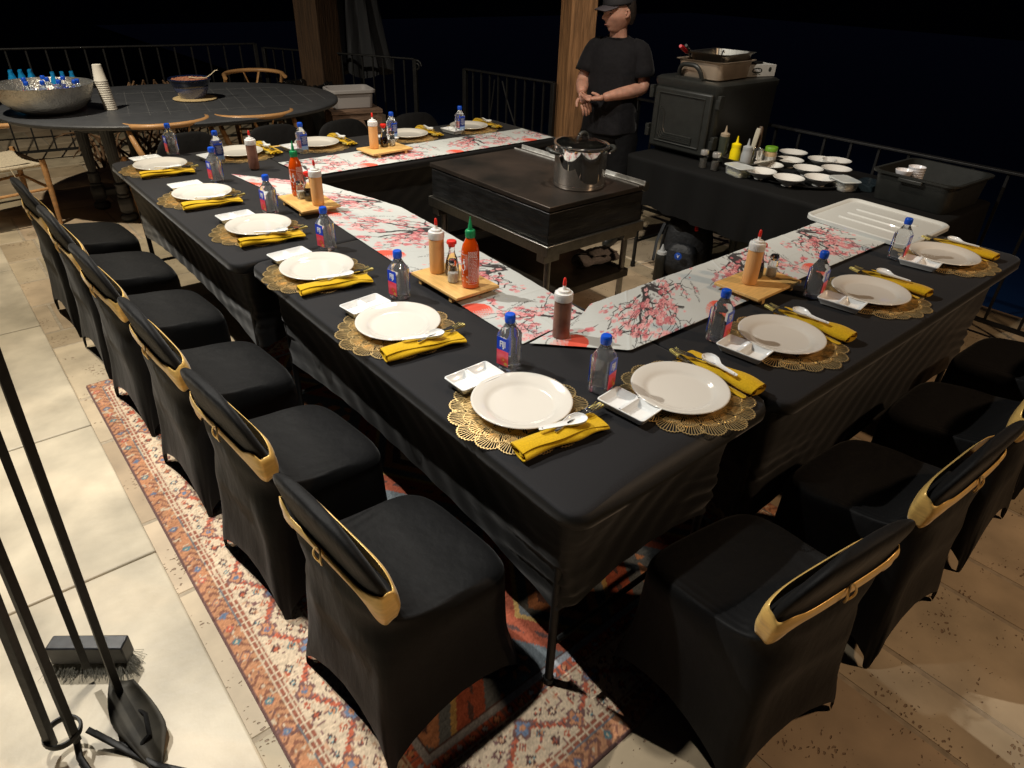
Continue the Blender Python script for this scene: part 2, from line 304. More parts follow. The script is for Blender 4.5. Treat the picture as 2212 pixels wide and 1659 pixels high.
# ---------------------------------------------------------------- table runner print (cherry branches, red suns, small characters)
def print_tile(seed, W=.33, P=.62, res=.0025):
    nx, ny = int(W / res), int(P / res); rs = random.Random(seed); npr = np.random.RandomState(seed)
    Yy, Xx = np.mgrid[0:ny, 0:nx]; C = np.zeros((ny, nx, 3)); C[:] = (.51, .535, .525)
    def blob(x, y, r, c, a=1, ex=1, ang=0):
        x0, x1 = int(max(0, x / res - r / res * 2 - 2)), int(min(nx, x / res + r / res * 2 + 3)); r0 = int(r / res * 2 + 3); yy = np.arange(int(y / res) - r0, int(y / res) + r0); 
        if x1 <= x0: return
        gx, gy = np.meshgrid(np.arange(x0, x1) * res - x, yy * res - y); ca, sa = math.cos(ang), math.sin(ang); u = gx * ca + gy * sa; v = (-gx * sa + gy * ca) * ex
        m = (u * u + v * v) < r * r; iy = yy % ny; sub = C[iy[:, None], np.arange(x0, x1)[None, :]]; sub[m] = sub[m] * (1 - a) + np.array(c) * a; C[iy[:, None], np.arange(x0, x1)[None, :]] = sub
    def line(x0, y0, x1, y1, r0, r1, c, a=1):
        n = max(2, int(math.hypot(x1 - x0, y1 - y0) / res * 1.3)); 
        for i in range(n + 1): t = i / n; blob(lerp(x0, x1, t), lerp(y0, y1, t), max(lerp(r0, r1, t), res * .62), c, a)
    ink = (.035, .03, .032); tips = []
    # soft grey washes
    for k in range(26): blob(rs.random() * W, rs.random() * P, rs.uniform(.02, .05), (.50, .54, .53), .10, .5)
    # sun at the outer edge, with dry-brush streaks
    sx, sy, sr = .018, .475, .058
    g = np.hypot(Xx * res - sx, (Yy * res - sy)); strk = npr.rand(ny // 2 + 1).repeat(2)[:ny]
    m = (g < sr); fade = np.clip((Yy * res - (sy - sr)) / (sr * 1.2), 0, 1); keep = (np.repeat(strk[:, None], nx, 1) * .0 + np.sin(Xx * res * 900 + Yy * res * 140) * .5 + .5) < (.05 + fade * 1.15)
    C[m & keep] = (.72, .10, .06)
    def branch(x, y, ang, r, L, dep):
        n = 5
        for i in range(n):
            a2 = ang + rs.uniform(-.55, .55); nx_, ny_ = x + math.cos(a2) * L / n, y + math.sin(a2) * L / n
            line(x, y, nx_, ny_, r, r * .82, ink); r *= .82; x, y = nx_, ny_
            if dep and rs.random() < .75: branch(x, y, ang + rs.choice((-1, 1)) * rs.uniform(.5, 1.15), r * .62, L * rs.uniform(.45, .7), dep - 1)
            tips.append((x, y))
    # trunk at the inner edge
    for k in range(34): blob(W - rs.uniform(.01, .13), .16 + rs.uniform(-.05, .07), rs.uniform(.006, .013), (.16, .15, .155), .75, rs.uniform(1.5, 3.5), rs.random() * 3)
    for k in range(14): blob(W - rs.uniform(0, .05), .16 + rs.uniform(-.03, .05), rs.uniform(.006, .014), (.05, .045, .05), .9, rs.uniform(1, 2.5), rs.random() * 3)
    for k in range(9): blob(W - rs.uniform(0, .05), .16 + rs.uniform(-.02, .04), rs.uniform(.003, .006), (.62, .63, .62), .9, rs.uniform(1, 2.5), rs.random() * 3)
    branch(W - .03, .17, PI * .98, .0190, .21, 2); branch(W - .03, .15, PI * 1.12, .0135, .24, 2); branch(W - .04, .19, PI * .80, .0130, .24, 2); branch(W - .02, .20, PI * .62, .0080, .19, 1); branch(W - .06, .12, PI * 1.3, .0065, .16, 1)
    pk = [(.56, .17, .19), (.66, .27, .28), (.72, .38, .38), (.48, .12, .14), (.70, .33, .33)]
    for k in range(230):
        x, y = rs.choice(tips); x += rs.gauss(0, .014); y += rs.gauss(0, .016)
        if x > W or x < 0: continue
        c = rs.choice(pk); r = rs.uniform(.0045, .0095)
        for j in range(5): a = j * 1.257 + rs.random(); blob(x + math.cos(a) * r, y + math.sin(a) * r, r * .75, c, .72)
        blob(x, y, r * .4, (.45, .03, .05), .6)
    for k in range(150): x, y = rs.choice(tips); line(x, y, x + rs.uniform(-.022, .022), y + rs.uniform(-.022, .022), .0024, .0006, ink, .9)
    # small brush characters and two birds, red seal
    for k in range(17):
        x = .10 + k * .0085; y = .415 + math.sin(k * .7) * .004 + k * .0012
        for j in range(3): line(x + rs.uniform(-.003, .003), y + rs.uniform(-.005, .005), x + rs.uniform(-.004, .004), y + rs.uniform(-.006, .006), .0008, .0006, (.08, .08, .08), .8)
        if 4 < k < 11:
            for j in range(2): line(x + rs.uniform(-.003, .003), y + .018 + rs.uniform(-.005, .005), x + rs.uniform(-.004, .004), y + .018 + rs.uniform(-.004, .004), .0008, .0006, (.08, .08, .08), .7)
    for (bx, by) in ((.15, .365), (.175, .345)):
        line(bx, by, bx + .016, by + .004, .0030, .0006, ink); line(bx, by, bx - .012, by + .006, .0022, .0006, ink); line(bx, by, bx + .003, by - .009, .0018, .0006, ink)
    for j in range(4): blob(.262 + (j % 2) * .004, .44 + (j // 2) * .004, .0026, (.6, .08, .05), .8)
    C *= (.97 + .05 * npr.rand(ny, nx))[..., None]
    return C
T1 = print_tile(11); T2 = print_tile(23)
runner_m = pm('runner_print', (.6, .6, .6), .75, spec=.25, sheen=.2, attr='pattern', bump=(500, .3, .001))
def runner(pts_out, pts_in, off, label, flip=False, over=0):
    """ribbon between outer-edge and inner-edge polylines (world xy)"""
    def samp(P, t):
        d = [0]; 
        for i in range(1, len(P)): d.append(d[-1] + math.dist(P[i], P[i - 1]))
        q = t * d[-1]; i = max(k for k in range(len(P)) if d[k] <= q + 1e-9); i = min(i, len(P) - 2); u = (q - d[i]) / (d[i + 1] - d[i]); return (lerp(P[i][0], P[i + 1][0], u), lerp(P[i][1], P[i + 1][1], u))
    L = max(math.dist(pts_out[0], pts_out[-1]), math.dist(pts_in[0], pts_in[-1])); ny = int(L / .0025); nx = 131
    idx = (np.arange(ny + 1) + int(off / .0025)); tl = np.concatenate([T1, T2], 0); cc = tl[idx % len(tl)][:, np.clip(np.arange(nx + 1), 0, tl.shape[1] - 1)]
    o = color_grid('table_runner', 1, 1, nx, ny, cc, runner_m)
    me = o.data; rs = np.random.RandomState(int(off * 100)); A = np.array([samp(pts_out, t) for t in np.linspace(0, 1, ny + 1)]); B = np.array([samp(pts_in, t) for t in np.linspace(0, 1, ny + 1)])
    u = np.linspace(0, 1, nx + 1)[None, :, None]; XY = A[:, None] * (1 - u) + B[:, None] * u
    dist = np.linspace(0, L, ny + 1)[:, None]; w_ = u[..., 0]
    Z = .7545 + .0012 * (1 + np.sin(dist * 9 + w_ * 3)) * (w_ ** 2) + .0014 * np.exp(-((dist % .61 - .3) / .006) ** 2) + .0012 * np.exp(-((w_ - .5) / .02) ** 2) + .0008 * np.sin(dist * 31 + w_ * 5) ** 2
    if over:
        ex = np.clip(XY[..., 0] - over, 0, None); Z = Z - ex * 1.0; XY[..., 0] = np.where(ex > 0, over + ex * .35, XY[..., 0])
    co = np.concatenate([XY, Z[..., None]], 2).reshape(-1, 3); me.vertices.foreach_set('co', co.ravel()); me.update()
    so = o.modifiers.new('t', 'SOLIDIFY'); so.thickness = .0012
    tag(o, label, 'table runner', 'cherry blossom table runners'); return o
runner([(.652, .432), (.425, .67), (.44, 1.2), (.485, 2.165), (.402, 3.06)][1:], [(.742, .70), (.80, 1.4), (.845, 2.05), (.722, 2.62)], .20, 'white runner with cherry blossom print along the left row of tables')
runner([(.44, .655), (.66, .434), (2.45, .405)], [(.742, .70), (.80, .742), (2.45, .735)], .36, 'cherry blossom runner along the right table, ending under the clear lid')
o3 = runner([(.722, 2.79), (2.60, 2.79)], [(.70, 3.14), (2.60, 3.12)], .10, 'cherry blossom runner along the far table, drooping over its right end', over=2.52)
o3.location.z = .0015; bpy.data.objects['table_runner.001'].location.z = .003
# ---------------------------------------------------------------- folding tables with stretch covers
def seg_ring(x0, x1, y0, y1, r, z, n):   # evenly dense ring for displacement
    base = rr(x1 - x0, y1 - y0, r, 6, ((x0 + x1) / 2, (y0 + y1) / 2)); pts = []
    P = base + [base[0]]
    for i in range(len(base)):
        d = math.dist(P[i], P[i + 1]); k = max(1, int(d / n))
        for j in range(k): pts.append((lerp(P[i][0], P[i + 1][0], j / k), lerp(P[i][1], P[i + 1][1], j / k)))
    return pts
def cover(x0, x1, y0, y1, label, seed, ztop=.75, hem=.33, bow=(0, 0, 0, 0), arch=.05):
    """bow: inward pull of the top edge on sides -x,+x,-y,+y"""
    rs = random.Random(seed); cx, cy = (x0 + x1) / 2, (y0 + y1) / 2; base = seg_ring(x0, x1, y0, y1, .055, 0, .022); hx, hy = (x1 - x0) / 2, (y1 - y0) / 2
    ph = [rs.random() * 6 for _ in range(8)]
    def inset(p, d):
        x, y = p; dx, dy = x - cx, y - cy; return (cx + dx * (1 - d / hx), cy + dy * (1 - d / hy))
    def side(p):   # 0 at corners .. 1 mid-side, and which side
        dx, dy = (p[0] - cx) / hx, (p[1] - cy) / hy
        if abs(dx) > abs(dy) * 1.0 and hx - abs(p[0] - cx) < hy - abs(p[1] - cy): return (0 if dx < 0 else 1), 1 - abs(dy) ** 2.2
        return (2 if dy < 0 else 3), 1 - abs(dx) ** 2.2
    rings = []
    info = [side(p) for p in base]
    def mk(f): rings.append([f(p, s, m, i) for i, (p, (s, m)) in enumerate(zip(base, info))])
    mk(lambda p, s, m, i: (*inset(p, .10 + .2 * bow[s] * m), ztop)); mk(lambda p, s, m, i: (*inset(p, .014 + bow[s] * m), ztop)); mk(lambda p, s, m, i: (*inset(p, .006 + bow[s] * m), ztop - .0015)); mk(lambda p, s, m, i: (*inset(p, .002 + bow[s] * .6 * m), ztop - .006)); mk(lambda p, s, m, i: (*inset(p, 0), ztop - .018 - bow[s] * .30 * m))
    mk(lambda p, s, m, i: (*inset(p, 0), ztop - .040 - bow[s] * .1 * m)); mk(lambda p, s, m, i: (*inset(p, .006), ztop - .046)); mk(lambda p, s, m, i: (*inset(p, .030), ztop - .050)); mk(lambda p, s, m, i: (*inset(p, .050), ztop - .055))
    rows = 34
    for k in range(1, rows + 1):
        t = k / rows
        def f(p, s, m, i):
            z = lerp(ztop - .055, hem + arch * m, t); d = .052 + .030 * m * math.sin(PI * min(1, t * .9)) + .014 * t
            along = p[1] if s < 2 else p[0]; ce = 1 - m   # near corners: stretched folds running down to the leg
            wq = .6 + .4 * math.sin(along * 7 + z * 13 + ph[s]); wr = .0085 * wq * math.sin(z * 105 + along * 14 + ph[s] + 2 * math.sin(z * 17 + along * 5)) * (ce ** 1.3) * smooth((t - .35) * 2.5) + .0018 * math.sin(z * 190 + along * 33 + ph[s + 4]) * ce * smooth(t * 2) * wq
            wr += .0028 * math.sin((along * 7 + z * 30) + ph[s]) * smooth(t * 3) * (.4 + .6 * ce) + .002 * math.sin(along * 41 - z * 60 + ph[3]) * m
            return (*inset(p, d + wr), z)
        mk(f)
    mb = MB(); mb.loft(rings, cap0=True, cap1=False)
    o = mb.build('tablecloth', [spandex_skirt, spandex_lit_top], ang=70)
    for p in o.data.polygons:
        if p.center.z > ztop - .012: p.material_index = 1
    return tag(o, label, 'tablecloth', 'black stretch tablecloths')
def folding_table(x0, x1, y0, y1, label, ztop=.745):
    t = empty('folding_table', ((x0 + x1) / 2, (y0 + y1) / 2, 0), 0, label, 'table', 'folding tables'); a, b = (x1 - x0) / 2, (y1 - y0) / 2
    MB().loft([ring(2 * a - .13, 2 * b - .15, .04, ztop - .045), ring(2 * a - .12, 2 * b - .14, .045, ztop - .03), ring(2 * a - .13, 2 * b - .15, .04, ztop - .012)]).build('tabletop', pm('grey_tabletop', (.10, .10, .10), .6), t)
    for sx in (-1, 1):
        for sy in (-1, 1):
            m = MB(); X, Y = sx * (a - .075), sy * (b - .105); m.tube([(X, Y, .70), (X, Y, .012)], .0125, 12); m.lathe([(.0165, 0), (.0165, .03), (.014, .034)], (X, Y, 0), 12)
            m.build('leg', iron, t)
    for sy in (-1, 1):
        m = MB(); Y = sy * (b - .105); X = a - .075; m.tube([(-X, Y, .18), (X, Y, .18)], .009, 8); m.build('stretcher', iron, t)
    return t
TB = dict(A=(0, .775, 0, 1.80), B=(-.058, .715, 1.805, 3.67), C=(.782, 2.69, -.038, .735), D=(.722, 2.575, 2.785, 3.56))
cover(*TB['A'], 'black stretch cover on the near left table, whose front corner points at the camera', 1, bow=(.006, 0, .052, 0))
cover(*TB['B'], 'black stretch cover on the far left table, gathered in folds above its leg', 2, bow=(.004, 0, .01, 0))
cover(*TB['C'], 'black stretch cover on the right table, in deep shade', 3, ztop=.748, bow=(0, 0, .012, .004), hem=.20)
cover(*TB['D'], 'black stretch cover on the back table, its runner crossing behind the griddle', 4, ztop=.749, hem=.18, bow=(0, 0, 0, .004))
folding_table(*TB['A'], 'folding table under the near left cover, black tube leg showing at the front corner')
folding_table(*TB['B'], 'folding table hidden under the far left cover'); folding_table(*TB['C'], 'folding table under the right cover, dark legs by the near right chair'); folding_table(*TB['D'], 'folding table hidden under the back cover')
# ---------------------------------------------------------------- chairs with stretch covers
def make_chair(sd=0):
    t = empty('covered_chair'); t['category'] = 'chair'
    #  (F y,z) (R y,z) half-width front, rear, corner exponent, arch
    st = [((.243, .002), (-.232, .002), .240, .232, 11, 1.0), ((.238, .06), (-.230, .06), .233, .227, 10, .8), ((.226, .16), (-.222, .17), .218, .214, 7, .35), ((.220, .28), (-.214, .29), .212, .208, 7, .1), ((.216, .375), (-.208, .37), .214, .204, 6, 0),
          ((.216, .395), (-.207, .395), .222, .204, 5, 0), ((.214, .425), (-.206, .42), .226, .203, 5, 0), ((.205, .446), (-.206, .45), .220, .202, 4, 0), ((.185, .455), (-.207, .475), .205, .200, 3.6, 0),
          ((.10, .458), (-.208, .50), .200, .198, 3.4, 0), ((0, .456), (-.209, .525), .180, .198, 3.2, 0), ((-.070, .463), (-.211, .55), .166, .199, 3.0, 0), ((-.100, .485), (-.205, .575), .165, .203, 3.0, 0), ((-.118, .52), (-.203, .60), .182, .210, 3.2, 0),
          ((-.134, .56), (-.202, .615), .203, .216, 3.4, 0), ((-.148, .605), (-.205, .645), .214, .219, 3.0, 0), ((-.163, .655), (-.212, .678), .214, .216, 2.8, 0), ((-.175, .695), (-.221, .706), .204, .205, 2.6, 0), ((-.186, .730), (-.229, .734), .190, .190, 2.5, 0), ((-.196, .760), (-.235, .758), .168, .168, 2.4, 0), ((-.204, .781), (-.237, .777), .136, .136, 2.3, 0), ((-.211, .792), (-.232, .790), .092, .092, 2.2, 0)]
    n = 72; rings = []
    for (F, Rr, wf, wr, e, ar) in st:
        rg = []
        for k in range(n):
            a = 2 * PI * k / n; c, s = math.cos(a), math.sin(a); e_ = e
            x = math.copysign(abs(c) ** (2 / e_), c); y = math.copysign(abs(s) ** (2 / e_), s); tt = (y + 1) / 2
            hw = lerp(wr, wf, tt); yy, zz = lerp(Rr[0], F[0], tt), lerp(Rr[1], F[1], tt)
            mid = 0
            if ar > 0:   # hem arches between feet, sides pull inward
                mside = (1 - y * y) if abs(x) > .97 else 0; mfr = (1 - x * x) if abs(y) > .97 else 0; mid = max(mside, mfr); zz += .145 * mid ** .8 * ar
            pull = max((1 - y * y) if abs(x) > .9 else 0, (1 - x * x) if abs(y) > .9 else 0) * (.022 if F[1] < .36 and ar >= 0 and F[0] > .2 else .0)
            hw *= 1 - pull * (1.6 if abs(x) > .9 else 0); yy -= math.copysign(pull, y) * (1 if abs(y) > .9 else 0)
            if F[1] < .40 and abs(x) < .97: yy += .004 * math.sin(x * 9 + sd) * abs(y)
            if .46 < zz < .60 and y > 0: yy += .0022 * math.sin(x * 60 + zz * 40) * abs(x); zz += .0025 * math.sin(x * hw * 160 + yy * 90) * abs(x) ** 2
            rg.append((x * hw, yy, zz))
        rings.append(rg)
    # back crown: drop the rounded top corners
    for i, rg in enumerate(rings):
        if i > 14:
            f = (i - 14) / 6
            rings[i] = [(x, y, z - .018 * min(1, f) * (abs(x) / .21) ** 2) for x, y, z in rg]
    m = MB(); m.loft(rings, cap0=False, cap1=True); m.build('stretch_cover', spandex, t, ang=80, sub=1)
    # gold band round the lower back
    def yz(x, back, z): # surface at height z near the back
        tt = (z - .52) / .27; return None
    bm_ = MB(); N = 56; rgs = []
    for zi, off in enumerate((.0, .004, .0075, .0055, .0075, .0055, .0)):
        rg = []; zf_ = zi / 6 * 2 - 1; z0 = .612 + .045 * zf_; q = (z0 - .52) / .20
        for k in range(N):
            a = 2 * PI * k / N; c, s = math.cos(a), math.sin(a); e_ = 4; x = math.copysign(abs(c) ** (2 / e_), c); y = math.copysign(abs(s) ** (2 / e_), s); tt = (y + 1) / 2
            sag = .028 * (abs(x) ** 3) * (1 if z0 < .62 else .1) if y < 0 else -.012
            hh = lerp(.047, lerp(.020, .040, (y + 1) / 2), smooth((.97 - abs(x)) / .35)) * (1 + .12 * math.sin(a * 3 + sd)); zz = .612 - .016 * abs(x) ** 6 + hh * zf_ + .016 * max(0, y) * smooth((1 - abs(x)) * 3) - .008 * (1 if y < 0 else 0) * (abs(x) ** 2)
            fy = lerp(-.126, -.168, q) + .003 * max(0, y); ry = lerp(-.198, -.214, q); hw = lerp(.203, .224, q)
            wv = .0010 * math.sin(zf_ * 5 + a * 2 + sd) + .0006 * math.sin(zf_ * 9 - a * 7 + sd * 2); rg.append((x * (hw + off + wv + .012 * max(0, y) ** 2), lerp(ry - off - wv, fy + off + wv, tt), zz + .003 * math.sin(a * 5 + sd)))
        rgs.append(rg)
    bm_.loft(rgs, cap0=False, cap1=False); sh = bm_.build('sash', gold_sash, t, sub=1); so = sh.modifiers.new('t', 'SOLIDIFY'); so.thickness = .0015
    br = MB()
    br.tube([(.016 * math.cos(a), -.2175 - .004 * math.cos(a * 2), .612 + .026 * math.sin(a)) for a in [2 * PI * k / 28 for k in range(29)]], .0026, 6)
    br.build('buckle', goldm, t)
    return t
CH = [Proto(make_chair(k * 2.1)) for k in range(4)]
class _C:
    n = 0
    def put(s, *a): s.n += 1; return CH[s.n % 4].put(*a)
chair = _C()
G1 = 'black covered chairs with gold sashes along the left tables'
LC = [(-.205, .398, 4), (-.222, 1.000, 5), (-.246, 1.592, 3), (-.270, 2.228, 4), (-.284, 2.828, 3), (-.306, 3.402, 4)]
ll = ['nearest black covered chair of the left row, its gold sash end closest to the camera', 'second black covered chair from the camera in the left row, beside the rug edge', 'third black covered chair from the camera in the left row, half on the rug', 'fourth black covered chair in the left row, at the gap between the tables', 'fifth black covered chair of the left row, second from its far end', 'farthest black covered chair of the left row, nearest the wooden chair with the cord seat']
for (x, y, a), lb in zip(LC, ll): chair.put((x, y, 0), R(-90 + a), lb, G1)
G2 = 'black covered chairs along the right table'
for (x, y, a), lb in zip([(.462, -.215, -8), (1.080, -.250, -3), (1.70, -.262, 1), (2.30, -.262, -2)], ['large near chair in the right foreground, bright gold sash corner facing the camera', 'second chair of the right row with its gold sash running off the frame edge', 'third black covered chair of the right row, in shade', 'farthest chair of the right row, beside the railing']): chair.put((x, y, 0), R(a), lb, G2)
G3 = 'black covered chairs behind the back table'
for (x, y, a), lb in zip([(.50, 3.83, 6), (1.03, 3.78, -2), (1.52, 3.70, 3), (2.07, 3.66, -3)], ['leftmost chair behind the back table, before a wooden wishbone chair', 'second chair from the left behind the back table', 'third chair behind the back table, in front of the wooden stool with the grey tub', 'rightmost chair behind the back table, its pink gold sash sagging across its back']): chair.put((x, y, 0), R(180 + a), lb, G3)
# ---------------------------------------------------------------- tableware prototypes
ZT = .7515
def make_plate():
    o = MB().lathe([(.0001, .004), (.080, .004), (.084, .0005), (.088, .0045), (.112, .0125), (.133, .0195), (.1365, .0215), (.1355, .0240), (.131, .0235), (.106, .0165), (.097, .0125), (.091, .0085), (.083, .0072), (.0001, .0072)], n=72, cap0=False, cap1=False).build('plate', porc, ang=80)
    return o
def make_mat():
    m = MB(); h = .0016
    def strip(p, q, w, z):
        d = Vector((q[0] - p[0], q[1] - p[1], 0)); L = d.length
        if L < 1e-5: return
        nrm = Vector((-d.y, d.x, 0)) / L * w / 2; a, b = Vector((p[0], p[1], z)), Vector((q[0], q[1], z)); u = Vector((0, 0, h))
        m.add([a - nrm, b - nrm, b + nrm, a + nrm, a - nrm + u, b - nrm + u, b + nrm + u, a + nrm + u], [(4, 5, 6, 7), (0, 1, 5, 4), (1, 2, 6, 5), (2, 3, 7, 6), (3, 0, 4, 7)])
    rnd = random.Random(2)
    for (n, r0, ln, ha, z, off) in ((16, .113, .075, 37, .0, 0), (15, .078, .074, 36, .0013, .5), (12, .040, .070, 40, .0, 0)):
        for k in range(n):
            a0 = 2 * PI * (k + off) / n + rnd.uniform(-.04, .04); ax, ay = r0 * math.cos(a0), r0 * math.sin(a0); l = ln * rnd.uniform(.94, 1.04); tl = rnd.uniform(-.10, .10); prev = None; nr = 12
            for j in range(nr):
                b = a0 + tl + R(lerp(-ha, ha, j / (nr - 1))); le = l * (.80 + .2 * math.cos((j / (nr - 1) - .5) * PI)) ; p = (ax + .006 * math.cos(b), ay + .006 * math.sin(b)); q = (ax + le * math.cos(b), ay + le * math.sin(b)); zz = z + .0004 * (j % 2)
                strip(p, q, .0016 if j not in (0, nr - 1) else .0023, zz)
                if prev:
                    bm = (b + prev[2]) / 2; le2 = (le + prev[3]) / 2 + .0045; mid = (ax + le2 * math.cos(bm), ay + le2 * math.sin(bm)); strip(prev[:2], mid, .0023, zz + .0002); strip(mid, q, .0023, zz + .0002)
                prev = (*q, b, le)
    return m.build('placemat', goldm, smooth=False)
def make_dish():
    m = MB(); n = 4; L, Wd = .152, .093
    m.loft([ring(L * .84, Wd * .72, .008, 0, n), ring(L * .86, Wd * .76, .009, .004, n), ring(L - .004, Wd - .003, .009, .020, n), ring(L, Wd, .009, .0225, n), ring(L - .001, Wd - .001, .009, .0245, n), ring(L - .007, Wd - .007, .007, .0245, n)], cap1=False)
    # top web with two wells
    ow, ol = Wd / 2 - .0035, L / 2 - .0035; z = .0243; g = .0022
    for s in (-1, 1):
        x0, x1 = (g, ol) if s > 0 else (-ol, -g); cx, lx, ly = (x0 + x1) / 2, x1 - x0, 2 * ow
        rg = [ring(lx, ly, .006, z, n, (cx, 0)), ring(lx - .003, ly - .003, .006, z - .002, n, (cx, 0)), ring(lx - .013, ly - .017, .008, .007, n, (cx, 0)), ring(lx - .020, ly - .025, .006, .0045, n, (cx, 0))]
        m.loft(rg, cap0=False, cap1=True)
    m.box((0, 0, z - .0015), (2 * g + .001, 2 * ow - .008, .003))
    # feet
    for s in (-1, 1): m.box((s * L * .24, 0, .001), (L * .32, Wd * .5, .002))
    return m.build('sauce_dish', porc2, ang=50)
def make_napkin(knot=False, var=0):
    m = MB(); n = 15
    # rolled fold: spiral cross-section, extruded along x with soft irregularity
    def sec(t):   # centre line of sheet in (y,z)
        pts = []; turns = 2.35
        for i in range(46):
            a = i / 45 * turns * 2 * PI; r = .36 + .64 * i / 45; y = math.cos(a) * .034 * r; z = .0155 + math.sin(a) * .0145 * r; pts.append((y, z))
        return pts
    rings = []; xs = np.linspace(-.125, .125, n)
    for xi, x in enumerate(xs):
        t = (x + .125) / .25; base = sec(t); th = .0013; outr = []; innr = []; 
        flare = 1 + .16 * smooth((t - .45) / .5) ; sq = 1 - .42 * smooth((t - .35) / .45)
        for i, (y, z) in enumerate(base):
            yy = y * (flare + var * .06 * math.sin(x * 18 + var)) + .0026 * math.sin(x * (40 + var * 9) + i * .12 + var * 2); zz = z * sq + .0012 * math.sin(x * 55 + i * .3) * (i / 45)
            zz += .006 * max(0, math.sin((t - .62) * 9)) * (1 if t > .62 else 0) * (.4 + .6 * abs(y) / .034)
            j0, j1 = base[max(0, i - 1)], base[min(45, i + 1)]; d = Vector((j1[0] - j0[0], j1[1] - j0[1])); d.normalize(); nr = Vector((-d.y, d.x)) * th
            xx = x + .0022 * math.sin(i * .55) * (1 if xi in (0, n - 1) else 0)
            outr.append((xx, yy - nr.x, max(.0004, zz - nr.y))); innr.append((xx, yy + nr.x, max(.0006, zz + nr.y)))
        rings.append(outr + innr[::-1])
    m.loft(rings, cap0=False, cap1=False)
    # lower flap under the plate side
    fl = []
    for x in np.linspace(-.118, .122, 12):
        fl.append([(x, .026, .003 + .001 * math.sin(x * 60)), (x, .052 + .004 * math.sin(x * 25), .0045 + .001 * math.sin(x * 80)), (x, .052 + .004 * math.sin(x * 25), .0022), (x, .026, .0005)])
    m.loft(fl)
    if knot:
        for k in range(7):
            a = R(-60 + k * 20); m.tube(bez((.10, 0, .012), (.13, .012 * math.sin(k * 2), .028), (.135 + .02 * math.cos(a), .034 * math.sin(a), .012 + .008 * (k % 2)), 5), [.004, .006, .009, .010, .008, .003], 6, flat=.35)
    o = m.build('napkin', napm, ang=80, sub=1)
    for v in o.data.vertices: v.co.z += (.0035 * math.sin(v.co.x * 21 + var * 3 + 1) * math.cos(v.co.y * 34 + var) + .002 * math.sin(v.co.x * 47 + v.co.y * 60)) * min(1, v.co.z / .015)
    for v in o.data.vertices: v.co.x *= 1.04; v.co.y *= 1.16; v.co.z *= 1.02
    return o
def make_spoon():
    m = MB(); rings = []
    # (x along, half width, bottom z, rim z, well depth)
    for x, w, zb, zr in ((-.072, .0035, .0085, .0125), (-.070, .0065, .0080, .0132), (-.05, .0075, .0075, .0125), (-.02, .0085, .0045, .0105), (.0, .0105, .0018, .0105), (.012, .0165, .0006, .0125), (.024, .0215, 0, .0150), (.040, .0225, 0, .0160), (.052, .0190, .0012, .0160), (.060, .0110, .0060, .0155), (.063, .0025, .0110, .0150)):
        well = max(0, min(1, (x + .0) / .02)) * .0115 if x < .055 else .004; well = max(well, .0012); rg = []
        for k in range(9): a = PI * k / 8; rg.append((x, -w * math.cos(a), zr - (zr - zb) * math.sin(a) ** .8))
        for k in range(7): a = PI * k / 6; rg.append((x, (w - .0016) * math.cos(a), zr + .0002 - min(well, (zr - zb) * .85) * math.sin(a)))
        rings.append(rg)
    m.loft(rings); o = m.build('soup_spoon', porc2, ang=60)
    hm = MB().lathe([(.0020, 0), (.0020, .0004)], (-.063, 0, .01215), 10).build('hanging_hole', blackp, o); return o
def make_fork():
    m = MB(); L = .185
    prof = []
    for i in range(15):
        t = i / 14; x = -.10 + .135 * t; w = lerp(.0042, .0026, smooth(t * 1.4)) if t < .75 else lerp(.0028, .0115, smooth((t - .75) / .25)); z = .004 + .004 * math.sin(t * PI) + .004 * smooth((t - .75) * 4); prof.append([(x, -w, z), (x, w, z), (x, w, z + .0018), (x, -w, z + .0018)])
    m.loft(prof)
    for k in range(4):
        y = (k - 1.5) * .0066; m.loft([[(x, y * f - w, z), (x, y * f + w, z), (x, y * f + w, z + .0015), (x, y * f - w, z + .0015)] for x, w, z, f in ((.033, .0024, .008, .95), (.05, .0014, .0075, 1), (.07, .0013, .0085, 1), (.084, .0006, .0115, .97))])
    return m.build('fork', steel, ang=40)
def make_chop():
    r = empty('chopstick'); r['category'] = 'chopstick'
    m = MB(); m.loft([ring(2 * a, 2 * a, a * .35, 0, 2) for a in ()] or [[(x, y * s, z * s + .0045) for y, z in ((-1, -1), (1, -1), (1, 1), (-1, 1))] for x, s in ((-.115, .0017), (.078, .0034))]); m.build('shaft', pm('black_lacquer', (.01, .01, .011), .18, coat=.6), r, bevel=.0006)
    m = MB(); m.loft([[(x, y * s, z * s + .0045) for y, z in ((-1, -1), (1, -1), (1, 1), (-1, 1))] for x, s in ((.078, .0036), (.115, .0039))]); m.box((.1165, 0, .0045), (.003, .0066, .0066)); m.build('gold_end', goldc, r, bevel=.0006)
    return r
